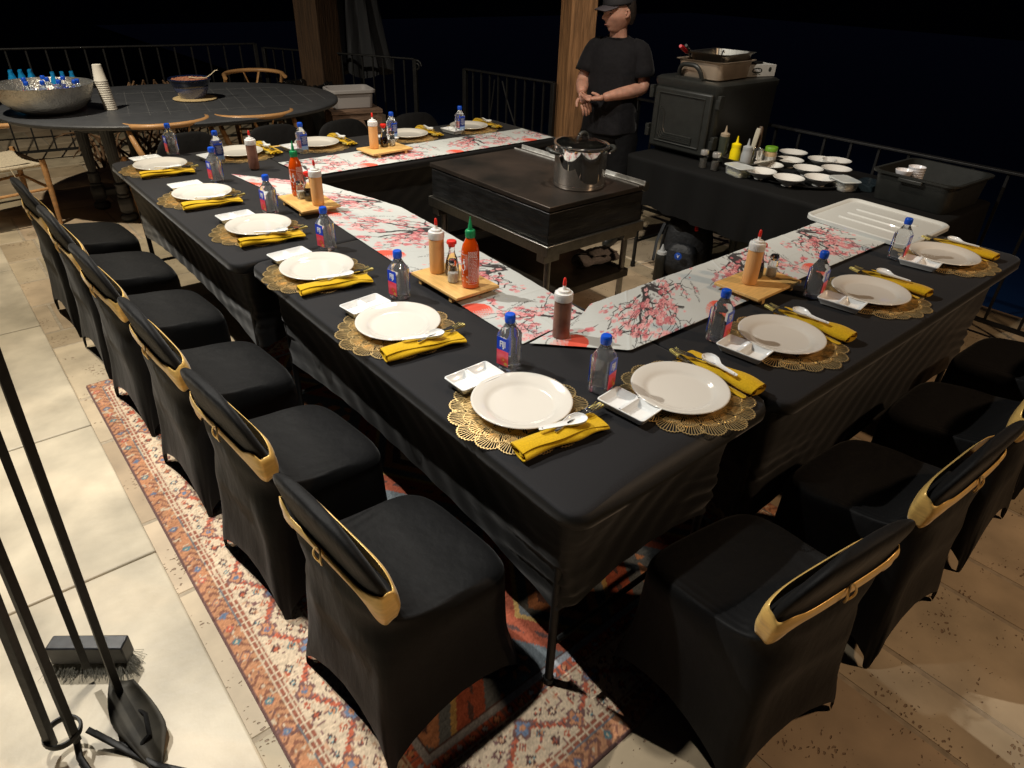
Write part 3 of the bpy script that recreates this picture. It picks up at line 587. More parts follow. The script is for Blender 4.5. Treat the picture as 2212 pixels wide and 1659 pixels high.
def make_bottle():
    r = empty('water_bottle'); r['category'] = 'bottle'
    W2 = .0305
    def sq(w, ch, z): # chamfered square
        c = ch; return [(w, -w + c, z), (w, w - c, z), (w - c * .3, w - c * .3, z), (w - c, w, z), (-w + c, w, z), (-w + c * .3, w - c * .3, z), (-w, w - c, z), (-w, -w + c, z), (-w + c * .3, -w + c * .3, z), (-w + c, -w, z), (w - c, -w, z), (w - c * .3, -w + c * .3, z)]
    def ci(rad, z): return [(rad * math.cos(a), rad * math.sin(a), z) for a in [math.atan2(y, x) for x, y, _ in sq(W2, .012, 0)]]
    m = MB(); m.loft([sq(W2 - .009, .010, .002), sq(W2 - .003, .011, .0), sq(W2, .012, .006), sq(W2 - .0008, .012, .022), sq(W2 - .0012, .012, .026), sq(W2 - .0012, .012, .128), sq(W2, .012, .134), sq(W2 - .001, .0125, .138), sq(W2 - .0125, .0135, .163), ci(.0140, .176), ci(.0125, .181), ci(.0125, .187)])
    m.build('bottle_body', water, r, sub=1, ang=28)
    m = MB(); m.lathe([(.0155, .186), (.0158, .190), (.0158, .200), (.0150, .2075), (.0130, .2105), (.006, .2112)], n=28, cap0=True); m.lathe([(.0148, .1815), (.0152, .1845), (.0150, .1855)], n=28); m.build('cap', capblue, r)
    # front label (-Y face): blue top edge, pink lower panel, white letters ; back label (+Y): deep blue
    f = W2 + .0004; m = MB(); m.box((0, -f, .108), (.042, .0004, .048)); lab = m.build('front_label', labelblue, r, smooth=False)
    MB().box((0, -f - .0001, .054), (.042, .0005, .058)).build('pink_panel', labelpink, lab, smooth=False)
    fl = MB()
    for k in range(5): a = k * 1.257 + .3; fl.lathe([(.0058, 0), (.0058, .0003)], (0, 0, 0), 12)
    P = MB(); 
    for k in range(5):
        a = k * 1.257 + .3; c = (.004 + .0075 * math.cos(a), .048 + .0075 * math.sin(a)); P.add([(c[0] + .0062 * math.cos(q), -f - .0005, c[1] + .0062 * math.sin(q)) for q in [2 * PI * i / 12 for i in range(12)]], [tuple(range(12))])
    P.build('flower_print', pm('flower_red', (.78, .10, .06), .35), lab, smooth=False)
    P = MB(); P.add([(.004 + .003 * math.cos(q), -f - .0007, .048 + .003 * math.sin(q)) for q in [2 * PI * i / 10 for i in range(10)]], [tuple(range(10))]); P.add([(.012 + .006 * math.cos(q), -f - .0007, .034 + .006 * math.sin(q)) for q in [2 * PI * i / 14 for i in range(14)]], [tuple(range(14))]); P.build('seal_print', pm('yellow_ink', (.75, .5, .1), .4), lab, smooth=False)
    Mf = Matrix.Translation((0, -f - .0006, .107)) @ Matrix.Rotation(R(90), 4, 'X')
    textmesh('FIJI', .032, white_ink, lab, Mf, sx=.56, bold=.0006)
    m = MB(); m.box((0, f, .092), (.042, .0004, .070)); bl = m.build('back_label', labelblue_d, r, smooth=False)
    MB().box((0.0, f - .0006, .085), (.042, .0003, .098)).build('inner_face', labelblue_in, bl, smooth=False)
    m = MB(); m.box((0, f, .042), (.042, .0004, .026)); m.build('pale_panel', pm('pale_blue', (.30, .45, .70), .4), bl, smooth=False)
    m = MB()
    for k in range(9): m.box((-.002, f + .0003, .118 - k * .006), (.034 - .006 * (k % 3), .0003, .0012))
    m.build('fine_print', white_ink, bl, smooth=False)
    for o in list(r.children) + [q for c in r.children for q in c.children]:
        for v in o.data.vertices: v.co.z *= .83
    return r
nap2, nap3 = Proto(make_napkin(False, 1)), Proto(make_napkin(False, -1.3))
plate, matp, dish, nap, napk, spoon, fork, chop, bottle = [Proto(o) for o in (make_plate(), make_mat(), make_dish(), make_napkin(), make_napkin(True), make_spoon(), make_fork(), make_chop(), make_bottle())]
# (plate xy, diner frame forward angle, cutlery flip, bottle xy, bottle rotation, place phrase)
SET = [((.196, .408), 0, 0, (.302, .590), -78, 'at the seat nearest the camera'),
       ((.588, .189), 90, 0, (.428, .338), 14, 'at the near right corner seat'),
       ((.178, .999), 0, 0, (.302, 1.190), -80, 'at the second seat of the left row'),
       ((.175, 1.569), 0, 0, (.312, 1.760), -76, 'at the third left-row seat, before the table joint'),
       ((.182, 2.139), 0, 0, (.312, 2.325), -82, 'at the fourth left-row seat, past the table joint'),
       ((.148, 2.746), 0, 0, (.294, 2.965), -80, 'at the fifth seat of the left row'),
       ((.141, 3.392), 0, 0, (.285, 3.660), -84, 'at the far left corner seat'),
       ((1.112, .192), 90, 0, (.950, .322), 6, 'at the second seat along the right table'),
       ((1.706, .184), 90, 0, (1.527, .310), 8, 'at the third seat along the right table'),
       ((2.349, .174), 90, 0, (2.185, .298), 4, "at the right table's far end by the clear lid"),
       ((.598, 3.455), 90, 1, (.440, 3.335), 176, 'at the leftmost seat of the back table'),
       ((1.083, 3.430), 90, 1, (.930, 3.305), 182, "at the back table's second seat from left"),
       ((1.702, 3.350), 90, 1, (1.562, 3.318), 184, "at the back table's seat behind the sauce board"),
       ((2.209, 3.343), 90, 1, (2.075, 3.268), 178, 'at the rightmost seat of the back table')]
rnd = random.Random(12)
for i, (pc, fa, fl, bp, br_, ph) in enumerate(SET):
    th = R(fa); Fv = Vector((math.cos(th), math.sin(th))); Lv = Vector((-Fv.y, Fv.x)); P = Vector(pc); j = lambda s: rnd.uniform(-s, s)
    def at(f, l):
        q = P + Fv * f + Lv * l; return q.x, q.y
    x, y = at(-.018, -.012); matp.put((x, y, ZT + .0005), th + j(.3), 'gold openwork placemat ' + ph, 'gold placemats', 'placemat')
    plate.put((pc[0], pc[1], ZT + .0045), j(3), 'round off-white plate ' + ph, 'dinner plates', 'plate')
    if fl: x, y = at(-.045 + j(.01), .185)
    elif fa: x, y = at(.022 + j(.008), .178)
    else: x, y = at(-.030 + j(.008), .170)
    dish.put((x, y, ZT + .003), th + j(.05) + (R(3) if not fa else R(8)), 'white two-compartment dish ' + ph, 'sauce dishes', 'sauce dish')
    s = -1 if fl else 1; ca = th + (PI if fl else 0); off = .008 if fl else 0
    x, y = at(-.015 * s + j(.005), -.175 + j(.004)); na = ca + R(-5 + j(3)) if not fa else ca + R(-3 + j(3))
    (napk if fl else (nap, nap2, nap3)[i % 3]).put((x, y, ZT + .003), na, ('knotted' if fl else 'folded') + ' mustard yellow napkin ' + ph, 'mustard napkins', 'napkin')
    tilt = R(-10) if not fa else R(2)
    x, y = at(-.005 * s + j(.006), -.165); spoon.put((x, y, ZT + .032), 0, 'white ceramic soup spoon ' + ph, 'ceramic soup spoons', 'spoon', rot=(0, R(-2 * 0), ca + R(-12) + tilt * .4 + j(.08)))
    x, y = at(.058 * s, -.160 + j(.004)); fork.put((x, y, ZT + .027), 0, 'steel fork tucked under the spoon ' + ph, 'forks', 'fork', rot=(0, R(3), ca + R(8) + j(.05)))
    for k in (0, 1):
        x, y = at(.037 * s, (-.128 - .0095 * k)); chop.put((x, y, ZT + .013), 0, ('inner' if k == 0 else 'outer') + ' black chopstick with gold end ' + ph, 'black and gold chopsticks', 'chopstick', rot=(0, R(-4), ca + R(-8 + j(1.0)) + (.02 * k)))
    bottle.put((bp[0], bp[1], ZT), R(br_), 'square water bottle with blue cap ' + ph, 'square water bottles on the dining tables', 'bottle')
# ---------------------------------------------------------------- sauce bottles, shakers, boards
def make_squeeze(mat, tipc):
    r = empty('squeeze_bottle'); r['category'] = 'squeeze bottle'
    m = MB(); m.lathe([(.020, .0), (.0255, .002), (.0275, .007), (.0275, .060), (.0272, .138), (.0265, .150), (.0240, .156)], n=40); m.build('bottle_body', mat, r)
    m = MB(); m.lathe([(.0285, .146), (.0290, .149), (.0290, .170), (.0280, .175), (.0205, .1775), (.0195, .181), (.0190, .184), (.0080, .1855), (.0062, .188), (.0045, .203)], n=40)
    for k in range(36): a = 2 * PI * k / 36; m.box((.0288 * math.cos(a), .0288 * math.sin(a), .159), (.0012, .0016, .020), rz=a)
    m.build('screw_lid', whitep, r); m = MB(); m.lathe([(.0048, .199), (.0058, .203), (.0056, .215), (.0040, .226), (.0015, .2285)], n=16); m.build('tip_cap', tipc, r)
    return r
def make_sriracha():
    r = empty('chili_sauce_bottle'); r['category'] = 'sauce bottle'
    m = MB(); m.lathe([(.024, .0), (.0300, .003), (.0315, .010), (.0318, .120), (.0305, .136), (.0255, .156), (.0170, .172), (.0140, .180), (.0135, .186)], n=44); m.build('bottle_body', srira, r)
    m = MB(); m.lathe([(.0165, .180), (.0170, .183), (.0170, .202), (.0155, .205), (.0085, .207), (.0070, .215), (.0035, .240), (.0020, .243), (.0030, .246), (.0018, .250)], n=28)
    for k in range(24): a = 2 * PI * k / 24; m.box((.0170 * math.cos(a), .0170 * math.sin(a), .193), (.0010, .0018, .016), rz=a)
    m.build('screw_cap', greenp, r)
    lab = empty('printed_label'); lab.parent = r; rad = .0324
    def bt(txt, size, ang, z, sx=1): return textmesh(txt, size, white_ink, lab, Matrix.Rotation(R(ang), 4, 'Z') @ Matrix.Translation((0, 0, z)), bend=rad, ext=.0001, sx=sx)
    # lettered panel with nutrition table on one side
    bt('Nutrition Facts', .0075, 32, .110, .8); 
    rd = random.Random(4); m = MB()
    def arc(a0, a1, z, h):
        n = max(2, int(abs(a1 - a0) / 5)); vs = []; 
        for k in range(n + 1): a = R(lerp(a0, a1, k / n) - 90); vs += [(rad * math.cos(a), rad * math.sin(a), z - h / 2), (rad * math.cos(a), rad * math.sin(a), z + h / 2)]
        m.add(vs, [(2 * k, 2 * k + 2, 2 * k + 3, 2 * k + 1) for k in range(n)])
    for k in range(16):
        z = .103 - k * .0050; a = 5
        while a < 56: e = a + rd.uniform(5, 16); arc(a, min(e, 58), z, .0016); a = e + 3
    for z in (.1165, .020): arc(2, 60, z, .0008)
    for k in range(5):
        z = .136 - k * .0045; a = 0
        while a < 58: e = a + rd.uniform(6, 15); arc(a, min(e, 60), z, .0020); a = e + 3
    for a in (2, 60): arc(a - .7, a + .7, .068, .097)
    # rooster emblem and characters on the other side
    def poly(pts, ca, cz, sc):
        n0 = [( R(ca - 90) + x * sc / rad, cz + y * sc) for x, y in pts]; m.add([(rad * math.cos(a), rad * math.sin(a), z) for a, z in n0], [tuple(range(len(n0)))])
    poly([(-.5, -.9), (.1, -1), (.5, -.7), (.6, -.1), (.35, .35), (.5, .8), (.2, 1.0), (0, .75), (-.1, .3), (-.45, .1), (-.75, .5), (-.95, .9), (-1.05, .2), (-.85, -.4)], -38, .085, .019)
    poly([(.3, 1.05), (.45, 1.3), (.2, 1.2), (.05, 1.35), (.02, 1.05)], -38, .085, .019); poly([(.0, -1), (.06, -1.5), (.3, -1.55), (.12, -1.35), (.12, -1)], -38, .085, .019)
    for k in range(6):
        for q in range(4): poly([(rd.uniform(-1, 1), rd.uniform(-1, 1)) for _ in range(2)] + [(rd.uniform(-1, 1), rd.uniform(-1, 1))], -70 + (k % 3) * 30, .045 - (k // 3) * .016, .0042)
    m.build('white_print', white_ink, lab, smooth=False)
    m.v = []; bt('HOT CHILI SAUCE', .0052, -35, .125, .8); return r
def make_soy():
    r = empty('soy_sauce_bottle'); r['category'] = 'soy sauce bottle'
    MB().lathe([(.018, .0005), (.0225, .003), (.0235, .012), (.0225, .040), (.0205, .050)], n=28).build('soy_sauce', soy, r)
    MB().lathe([(.019, 0), (.0245, .003), (.0255, .013), (.0245, .042), (.0200, .062), (.0120, .085), (.0100, .100), (.0112, .112)], n=28, cap1=True).build('glass_body', glass, r)
    MB().lathe([(.0125, .110), (.0130, .116), (.0180, .121), (.0185, .127), (.0165, .1315), (.009, .1325)], n=28).build('pourer_cap', redp, r); return r
def make_salt(fill=saltm):
    r = empty('salt_shaker'); r['category'] = 'shaker'
    MB().lathe([(.014, .003), (.0158, .006), (.0155, .036)], n=20).build('salt', fill, r)
    m = MB(); n = 24; prof = [(.015, 0), (.0185, .003), (.0190, .010), (.0180, .055), (.0150, .064), (.0145, .068)]
    m.loft([[(rd_ * (1 + .05 * (k % 2)) * math.cos(2 * PI * k / n), rd_ * (1 + .05 * (k % 2)) * math.sin(2 * PI * k / n), z) for k in range(n)] for rd_, z in prof]); m.build('glass_body', glass, r)
    MB().lathe([(.0165, .066), (.0170, .070), (.0168, .079), (.0135, .0845), (.004, .0865)], n=28).build('screw_top', steel, r)
    m = MB()
    for k in range(7): a = k * .9; m.lathe([(.0009, 0), (.0009, .0004)], ((.007 if k else 0) * math.cos(a), (.007 if k else 0) * math.sin(a), .0853), 6)
    m.build('holes', blackp, r); return r
def make_board():
    r = empty('bamboo_board'); r['category'] = 'serving board'
    MB().box((0, 0, .0275), (.285, .188, .011)).build('board_top', bamboo, r, bevel=.002)
    for s in (-1, 1): MB().box((s * .095, 0, .011), (.018, .175, .022)).build('runner_foot', bamboo, r, bevel=.001)
    return r
boardp = Proto(make_board()); ZB = ZT + .0355
_a, _b = make_squeeze(mayo, redp), make_squeeze(hoisin, redp)
for _r in (_a, _b):
    for o in _r.children:
        for v in o.data.vertices: v.co.z *= .89
sq_m, sq_h = Proto(_a), Proto(_b); sri, soyp, saltp = Proto(make_sriracha()), Proto(make_soy()), Proto(make_salt())
GB = 'bamboo condiment boards'
boardp.put((.508, 1.148, ZT + .002), R(90), 'bamboo board on the near left table holding four condiments', GB)
boardp.put((.492, 2.300, ZT + .002), R(88), 'bamboo board on the far left table holding four condiments', GB)
boardp.put((1.405, .468, ZT + .002), R(0), 'bamboo board on the right table with an orange squeeze bottle', GB)
boardp.put((1.330, 3.020, ZT + .002), R(3), 'bamboo board on the back table, showing its two feet', GB)
for p, xy, rz, lb in ((sq_m, (.492, 1.235), 0, 'squeeze bottle of orange sauce on the near left board'), (sq_m, (.500, 2.215), 0, 'squeeze bottle of orange sauce standing before the chili bottle on the far left board'), (sq_m, (1.360, .480), 0, 'squeeze bottle of orange sauce on the right table board'), (sq_m, (1.272, 3.045), 0, 'squeeze bottle of orange sauce on the back table board'),
                      (sri, (.515, 1.062), -50, 'red chili sauce bottle with green cap on the near left board'), (sri, (.492, 2.405), -20, 'red chili sauce bottle with green cap on the far left board'),
                      (soyp, (.520, 1.180), 0, 'red-capped soy sauce bottle behind the salt shaker on the near left board'), (soyp, (.500, 2.300), 0, 'soy sauce bottle behind the orange squeeze bottle on the far left board'), (soyp, (1.432, .500), 0, 'soy sauce bottle on the right table board'), (soyp, (1.345, 3.050), 0, 'soy sauce bottle on the back table board'),
                      (saltp, (.487, 1.128), 0, 'salt shaker in front of the chili sauce on the near left board'), (saltp, (.478, 2.348), 0, 'salt shaker beside the chili bottle on the far left board'), (saltp, (1.488, .470), 0, 'salt shaker at the right end of the right table board'), (saltp, (1.398, 3.045), 0, 'salt shaker at the right end of the back board')):
    p.put((*xy, ZB), R(rz), lb)
sq_h.put((.552, .632, ZT + .003), 0, 'squeeze bottle of brown sauce at the corner of the near runners'); sq_h.put((.545, 3.095, ZT + .004), 0, 'squeeze bottle of brown sauce on the far left end of the runner')
# ---------------------------------------------------------------- griddle on its steel cart, stock pot
def griddle():
    x0, x1, y0, y1 = 1.262, 1.925, 1.462, 2.43; cx, cy = (x0 + x1) / 2, (y0 + y1) / 2
    t = empty('griddle', (cx, cy, 0), 0, 'black flat-top griddle with rusty brown plate, standing on a steel cart', 'griddle'); a, b = (x1 - x0) / 2, (y1 - y0) / 2
    MB().box((0, 0, .725), (2 * a - .014, 2 * b - .014, .150)).build('housing', pm('griddle_black', (.011, .011, .011), .38, spec=.5, noise=(9, .5), bump=(7, .8, .012), stretch=(1, 1, 4)), t, bevel=.004)
    m = MB()
    rd = random.Random(8)
    for k in range(0): m.box((-a + .0062, rd.uniform(-b, b * .9), rd.uniform(.66, .79)), (.001, rd.uniform(.01, .10), .0012)); m.box((rd.uniform(-a, a), -b + .0062, rd.uniform(.66, .79)), (rd.uniform(.008, .05), .001, .0014))
    pmat = pm('griddle_plate', (.105, .078, .062), .34, metal=.6, spec=.5, noise=None, col2=(.022, .022, .020), bump=(5, .04, .01)); pmat.node_tree.nodes['Noise Texture'].inputs['Scale'].default_value = 2.6
    MB().box((-.008, 0, .820), (2 * a - .016, 2 * b, .022)).build('cooking_plate', pmat, t, bevel=.002)
    m = MB(); X = a - .03; m.box((X, 0, .826), (.055, 2 * b - .01, .006)); m.box((a - .004, 0, .836), (.004, 2 * b - .01, .026)); m.box((X - .028, 0, .832), (.003, 2 * b, .010)); m.build('grease_trough', pm('bright_trough', (.55, .55, .53), .38, metal=.4, noise=(20, .3)), t)
    m = MB(); m.tube([(a + .030, -b + .02, .812), (a + .030, b - .01, .812)], .024, 14); m.build('front_rail', blackp, t)
    t2 = empty('steel_cart', (cx, cy, 0), 0, 'steel cart with a lower shelf, carrying the griddle', 'cart')
    m = MB(); m.box((0, 0, .645), (2 * a + .012, 2 * b + .012, .004))
    for s in (-1, 1): m.box((s * (a + .008), 0, .622), (.004, 2 * b + .02, .050)); m.box((0, s * (b + .008), .622), (2 * a + .012, .004, .050))
    m.build('top_channel', steel_b, t2, bevel=.001)
    for sx in (-1, 1):
        for sy in (-1, 1):
            MB().box((sx * (a - .05), sy * (b - .045), .575), (.10, .055, .042)).build('bracket', steel_b, t2, bevel=.002)
            m = MB(); m.tube([(sx * (a - .055), sy * (b - .05), .56), (sx * (a - .055), sy * (b - .05), .05)], .0165, 14); m.lathe([(.02, .33), (.022, .335), (.022, .375), (.02, .38)], (sx * (a - .055), sy * (b - .05), 0), 14); m.lathe([(.012, 0), (.022, .005), (.022, .045), (.016, .05)], (sx * (a - .055), sy * (b - .05), 0), 14); m.build('leg', steel_b, t2)
    MB().box((.10, -b + .06, .590), (.12, .03, .03)).build('burner_foot', steel_b, t2, bevel=.002)
    MB().loft([ring(2 * a - .07, 2 * b - .06, .01, .335), ring(2 * a - .05, 2 * b - .04, .01, .34), ring(2 * a - .05, 2 * b - .04, .01, .378), ring(2 * a - .075, 2 * b - .065, .01, .380)]).build('shelf', dark_steel, t2)
    return cx, cy
griddle()
def pot():
    t = empty('stock_pot', (1.635, 1.655, .8315), 0, 'polished steel stock pot on the griddle, glass lid tilted inside its rim', 'pot')
    r = .128; m = MB(); m.lathe([(.06, .004), (r - .008, .0), (r - .002, .004), (r, .012), (r, .190), (r + .006, .196), (r + .009, .199), (r + .006, .202), (r - .002, .200), (r - .003, .190), (r - .003, .02), (r - .01, .010), (.001, .010)], n=72, cap0=False, cap1=False); m.build('pot_body', steel, t)
    m = MB(); m.lathe([(r + .0006, .018), (r + .0012, .02), (r + .0006, .022)], n=60, cap0=False, cap1=False); m.build('base_ring', steel, t)
    for a in (R(158), R(338)):
        c, s = math.cos(a), math.sin(a); q = lambda u, o, z: ((r + o) * c - u * s, (r + o) * s + u * c, z)
        m = MB(); m.tube([q(-.05, .002, .165), q(-.045, .022, .170), q(-.025, .038, .175), q(0, .043, .178), q(.025, .038, .175), q(.045, .022, .170), q(.05, .002, .165)], [.006, .008, .0105, .011, .0105, .008, .006], 10); m.build('side_handle', blackp, t)
        m = MB(); 
        for u in (-.048, .048): m.lathe([(.006, -.002), (.006, .004), (.003, .006)], q(u, .002, .160), 8)
        m.build('rivet', steel, t)
    M = Matrix.Translation((0, 0, .196)) @ Matrix.Rotation(R(4), 4, 'X'); m = MB(); m.T = M; m.lathe([(r - .002, 0), (r * .9, .010), (r * .5, .022), (.001, .026), (.001, .023), (r * .5, .019), (r * .9, .007), (r - .002, -.003)], n=64, cap0=False, cap1=False); lid = m.build('glass_lid', pm('smoked_glass', (.5, .5, .48), .03, trans=1, ior=1.2), t)
    m = MB(); m.T = M; m.lathe([(r - .004, -.004), (r + .008, -.002), (r + .009, .004), (r - .003, .004)], n=64, cap0=False, cap1=False); m.build('lid_rim', steel, lid)
    m = MB(); m.T = M; m.tube([(-.035, 0, .024), (-.030, 0, .040), (-.012, 0, .052), (.012, 0, .052), (.030, 0, .040), (.035, 0, .024)], [.005, .006, .0085, .0085, .006, .005], 10); m.build('lid_handle', steel, lid)
    m = MB(); m.T = M; m.tube([(-.026, 0, .0445), (-.010, 0, .0535), (.010, 0, .0535), (.026, 0, .0445)], .0102, 10); m.build('handle_grip', blackp, lid)
pot()
def towel():
    m = MB(); rings = []
    for i in range(16):
        t = i / 15; x = lerp(-.12, .12, t); rg = []
        for k in range(40):
            a = k / 39 * 2.2 * 2 * PI; r = .35 + .65 * k / 39; rg.append((x + .006 * math.sin(k * .7 + i), math.cos(a) * .062 * r * (1 + .08 * math.sin(t * 9)), .036 + math.sin(a) * .034 * r * (1 + .2 * math.sin(t * 7 + a) * .5) + .004 * math.sin(x * 60 + a)))
        inner = [(p[0], p[1] * .93, (p[2] - .036) * .90 + .036) for p in rg][::-1]; rings.append(rg + inner)
    m.loft(rings, cap0=False, cap1=False)
    m.loft([[(-.05 + .16 * u, -.05 + .10 * v + .01 * math.sin(u * 9), .068 + .030 * math.sin(PI * u) * math.sin(PI * v) + .004 * math.sin(u * 20 + v * 9)) for u in [i / 11 for i in range(12)]] for v in [j / 9 for j in range(10)]], False, False, closed=False)
    o = m.build('folded_towel', pm('grey_terry_towel', (.23, .21, .21), .95, sheen=.3, noise=(90, .2), bump=(260, .9, .004)), loc=(1.79, 1.63, .381)); o.rotation_euler = (0, 0, R(-8)); o.modifiers.new('s', 'SOLIDIFY').thickness = .004
    tag(o, 'rolled grey towel lying on the lower shelf of the cart', 'towel')
towel()
# ---------------------------------------------------------------- buffet table with kitchen things
def buffet():
    x0, x1, y0, y1 = 2.625, 3.50, .37, 2.205
    t = folding_table(x0, x1, y0, y1, 'folding table carrying the kitchen things, under a short black cloth')
    m = MB(); rs = [ring(x1 - x0 - .02, y1 - y0 - .02, .03, .752, 5, ((x0 + x1) / 2, (y0 + y1) / 2)), ring(x1 - x0 + .006, y1 - y0 + .006, .035, .747, 5, ((x0 + x1) / 2, (y0 + y1) / 2))]
    base = seg_ring(x0 - .005, x1 + .005, y0 - .005, y1 + .005, .035, 0, .03); R2 = []
    cx, cy = (x0 + x1) / 2, (y0 + y1) / 2
    R2.append([(cx + (x - cx) * .975, cy + (y - cy) * .99, .7525) for x, y in base])
    for k in range(14):
        t_ = k / 13; z = lerp(.746, .47 - 0, t_); R2.append([(x + (.016 * math.sin(y * 26 + 1) + .008 * math.sin(y * 61)) * t_ * (1 if x < cx else -1), y + .012 * math.sin(x * 30) * t_, z - .035 * t_ * math.sin(y * 1.5)) for x, y in base])
    m.loft(R2, cap0=True, cap1=False); o = m.build('tablecloth', black_cloth, ang=80); tag(o, 'loose black cloth over the kitchen table at the back right', 'tablecloth')
buffet(); ZB2 = .754
def carrier(loc, label, rz=0, w=.49, d=.64, h=.445, matl=None, front=-1):
    matl = matl or blackp; t = empty('food_carrier', loc, rz, label, 'food carrier')
    m = MB()   # front face is -X
    m.loft([[(x, y, z) for x, y, _ in ring(d, w, .035, 0, 5)] for z in ()] or [ring(d - .03, w - .03, .035, .018), ring(d, w, .04, .04), ring(d, w, .04, h - .05), ring(d + .012, w + .012, .04, h - .035), ring(d + .012, w + .012, .04, h - .012), ring(d - .02, w - .02, .04, h)]); m.build('body', matl, t, ang=45)
    f = -d / 2; m = MB(); m.box((f - .012, 0, h * .47), (.026, w - .06, h * .80)); dr = m.build('door', matl, t, bevel=.012, seg=3)
    m = MB(); fx = f - .027
    def fr(y0, y1, z0, z1, r=.004): m.tube([(fx, y0, z0), (fx, y1, z0), (fx, y1, z1), (fx, y0, z1), (fx, y0, z0)], r, 6)
    fr(-w / 2 + .075, w / 2 - .075, h * .16, h * .80, .006)
    for k in range(4): q = .022 * k; m.tube([(fx, w / 2 - .095 - q * .5, h * .62 - q * .4), (fx, w / 2 - .095 - q * .5, h * .22 + q * .55 + .02), (fx, w / 2 - .115 - q * .5, h * .20 + q * .5), (fx, -w / 2 + .13, h * .20 + q * .5)], .0065, 6)
    m.build('moulded_ribs', matl, dr)
    m = MB(); m.tube(bez((f + .03, .085, h - .005), (f + .0, .085, h + .075), (f + .0, .03, h + .082), 6) + bez((f + .0, -.03, h + .082), (f + .0, -.085, h + .075), (f + .03, -.085, h - .005), 6), .013, 10); m.box((f + .03, 0, h + .004), (.05, .20, .016)); m.build('top_handle', matl, t)
    for sy in (-1, 1):
        for zz in (.26, .78):
            m = MB(); m.box((f + .01, sy * (w / 2 + .010), h * zz), (.045, .024, .075)); m.box((f - .008, sy * (w / 2 + .006), h * zz - .01), (.012, .03, .05)); m.tube([(f - .012, sy * (w / 2 + .018), h * zz - .02), (f - .012, sy * (w / 2 + .018), h * zz + .03)], .004, 6); m.build('latch', blackp, t, bevel=.005)
    for sx in (-1, 1):
        for sy in (-1, 1): MB().box((sx * (d / 2 - .07), sy * (w / 2 - .07), .009), (.07, .06, .018)).build('foot', matl, t, bevel=.004)
    return t
carrier((3.175, 1.995, ZB2), 'large black insulated food carrier with ribbed door and handle, on the kitchen table')
carrier((3.12, 1.235, .0), 'dark closed food carrier on the floor under the kitchen table', w=.60, d=.42, h=.46, matl=blackp2)
def gn_pan(name, loc, rz, L, W, H, label, mat=steel_b):
    t = empty(name, loc, rz, label, 'steel pan'); m = MB()
    m.loft([ring(L - .07, W - .07, .03, 0), ring(L - .05, W - .05, .04, .008), ring(L - .03, W - .03, .045, H - .012), ring(L - .004, W - .004, .03, H - .002), ring(L, W, .03, H), ring(L - .03, W - .03, .045, H - .001), ring(L - .055, W - .055, .04, .01), ring(L - .08, W - .08, .03, .003)]); m.build('pan_body', mat, t); return t
ZC = ZB2 + .447
gn_pan('deep_steel_pan', (3.075, 1.965, ZC), R(3), .40, .34, .105, 'deep warm-coloured steel pan on top of the black food carrier', pm('warm_pan', (.50, .40, .30), .38, metal=.55, noise=(9, .15)))
pp = gn_pan('shallow_steel_pan', (3.105, 1.955, ZC + .082), R(7), .38, .29, .062, 'shallow steel pan stacked askew in the deep pan')
m = MB(); m.tube(bez((-.05, -.03, .045), (0, 0, .085), (.06, .03, .05), 8), .004, 6); o = m.build('ladle_handle', steel, loc=(3.09, 1.94, ZC + .085)); tag(o, 'bent steel handle lying across the upper pan', 'utensil')
def tongs():
    t = empty('tongs', (2.96, 2.09, ZC + .115), 0, 'red-handled tongs sticking out of the stacked pans', 'tongs'); t.rotation_euler = (0, R(18), R(20))
    MB().tube([(-.16, .015, .012), (-.13, .013, .012), (-.03, .008, .012)], [.009, .013, .011], 10).build('red_grip', pm('red_grip', (.50, .012, .02), .4), t)
    MB().tube([(-.15, -.015, .020), (-.02, -.012, .016)], [.008, .009], 10).build('black_grip', blackp, t)
    MB().tube([(-.03, .008, .012), (.14, .0, .0)], [.006, .005], 8, flat=.4).build('arm', steel_b, t)
tongs()
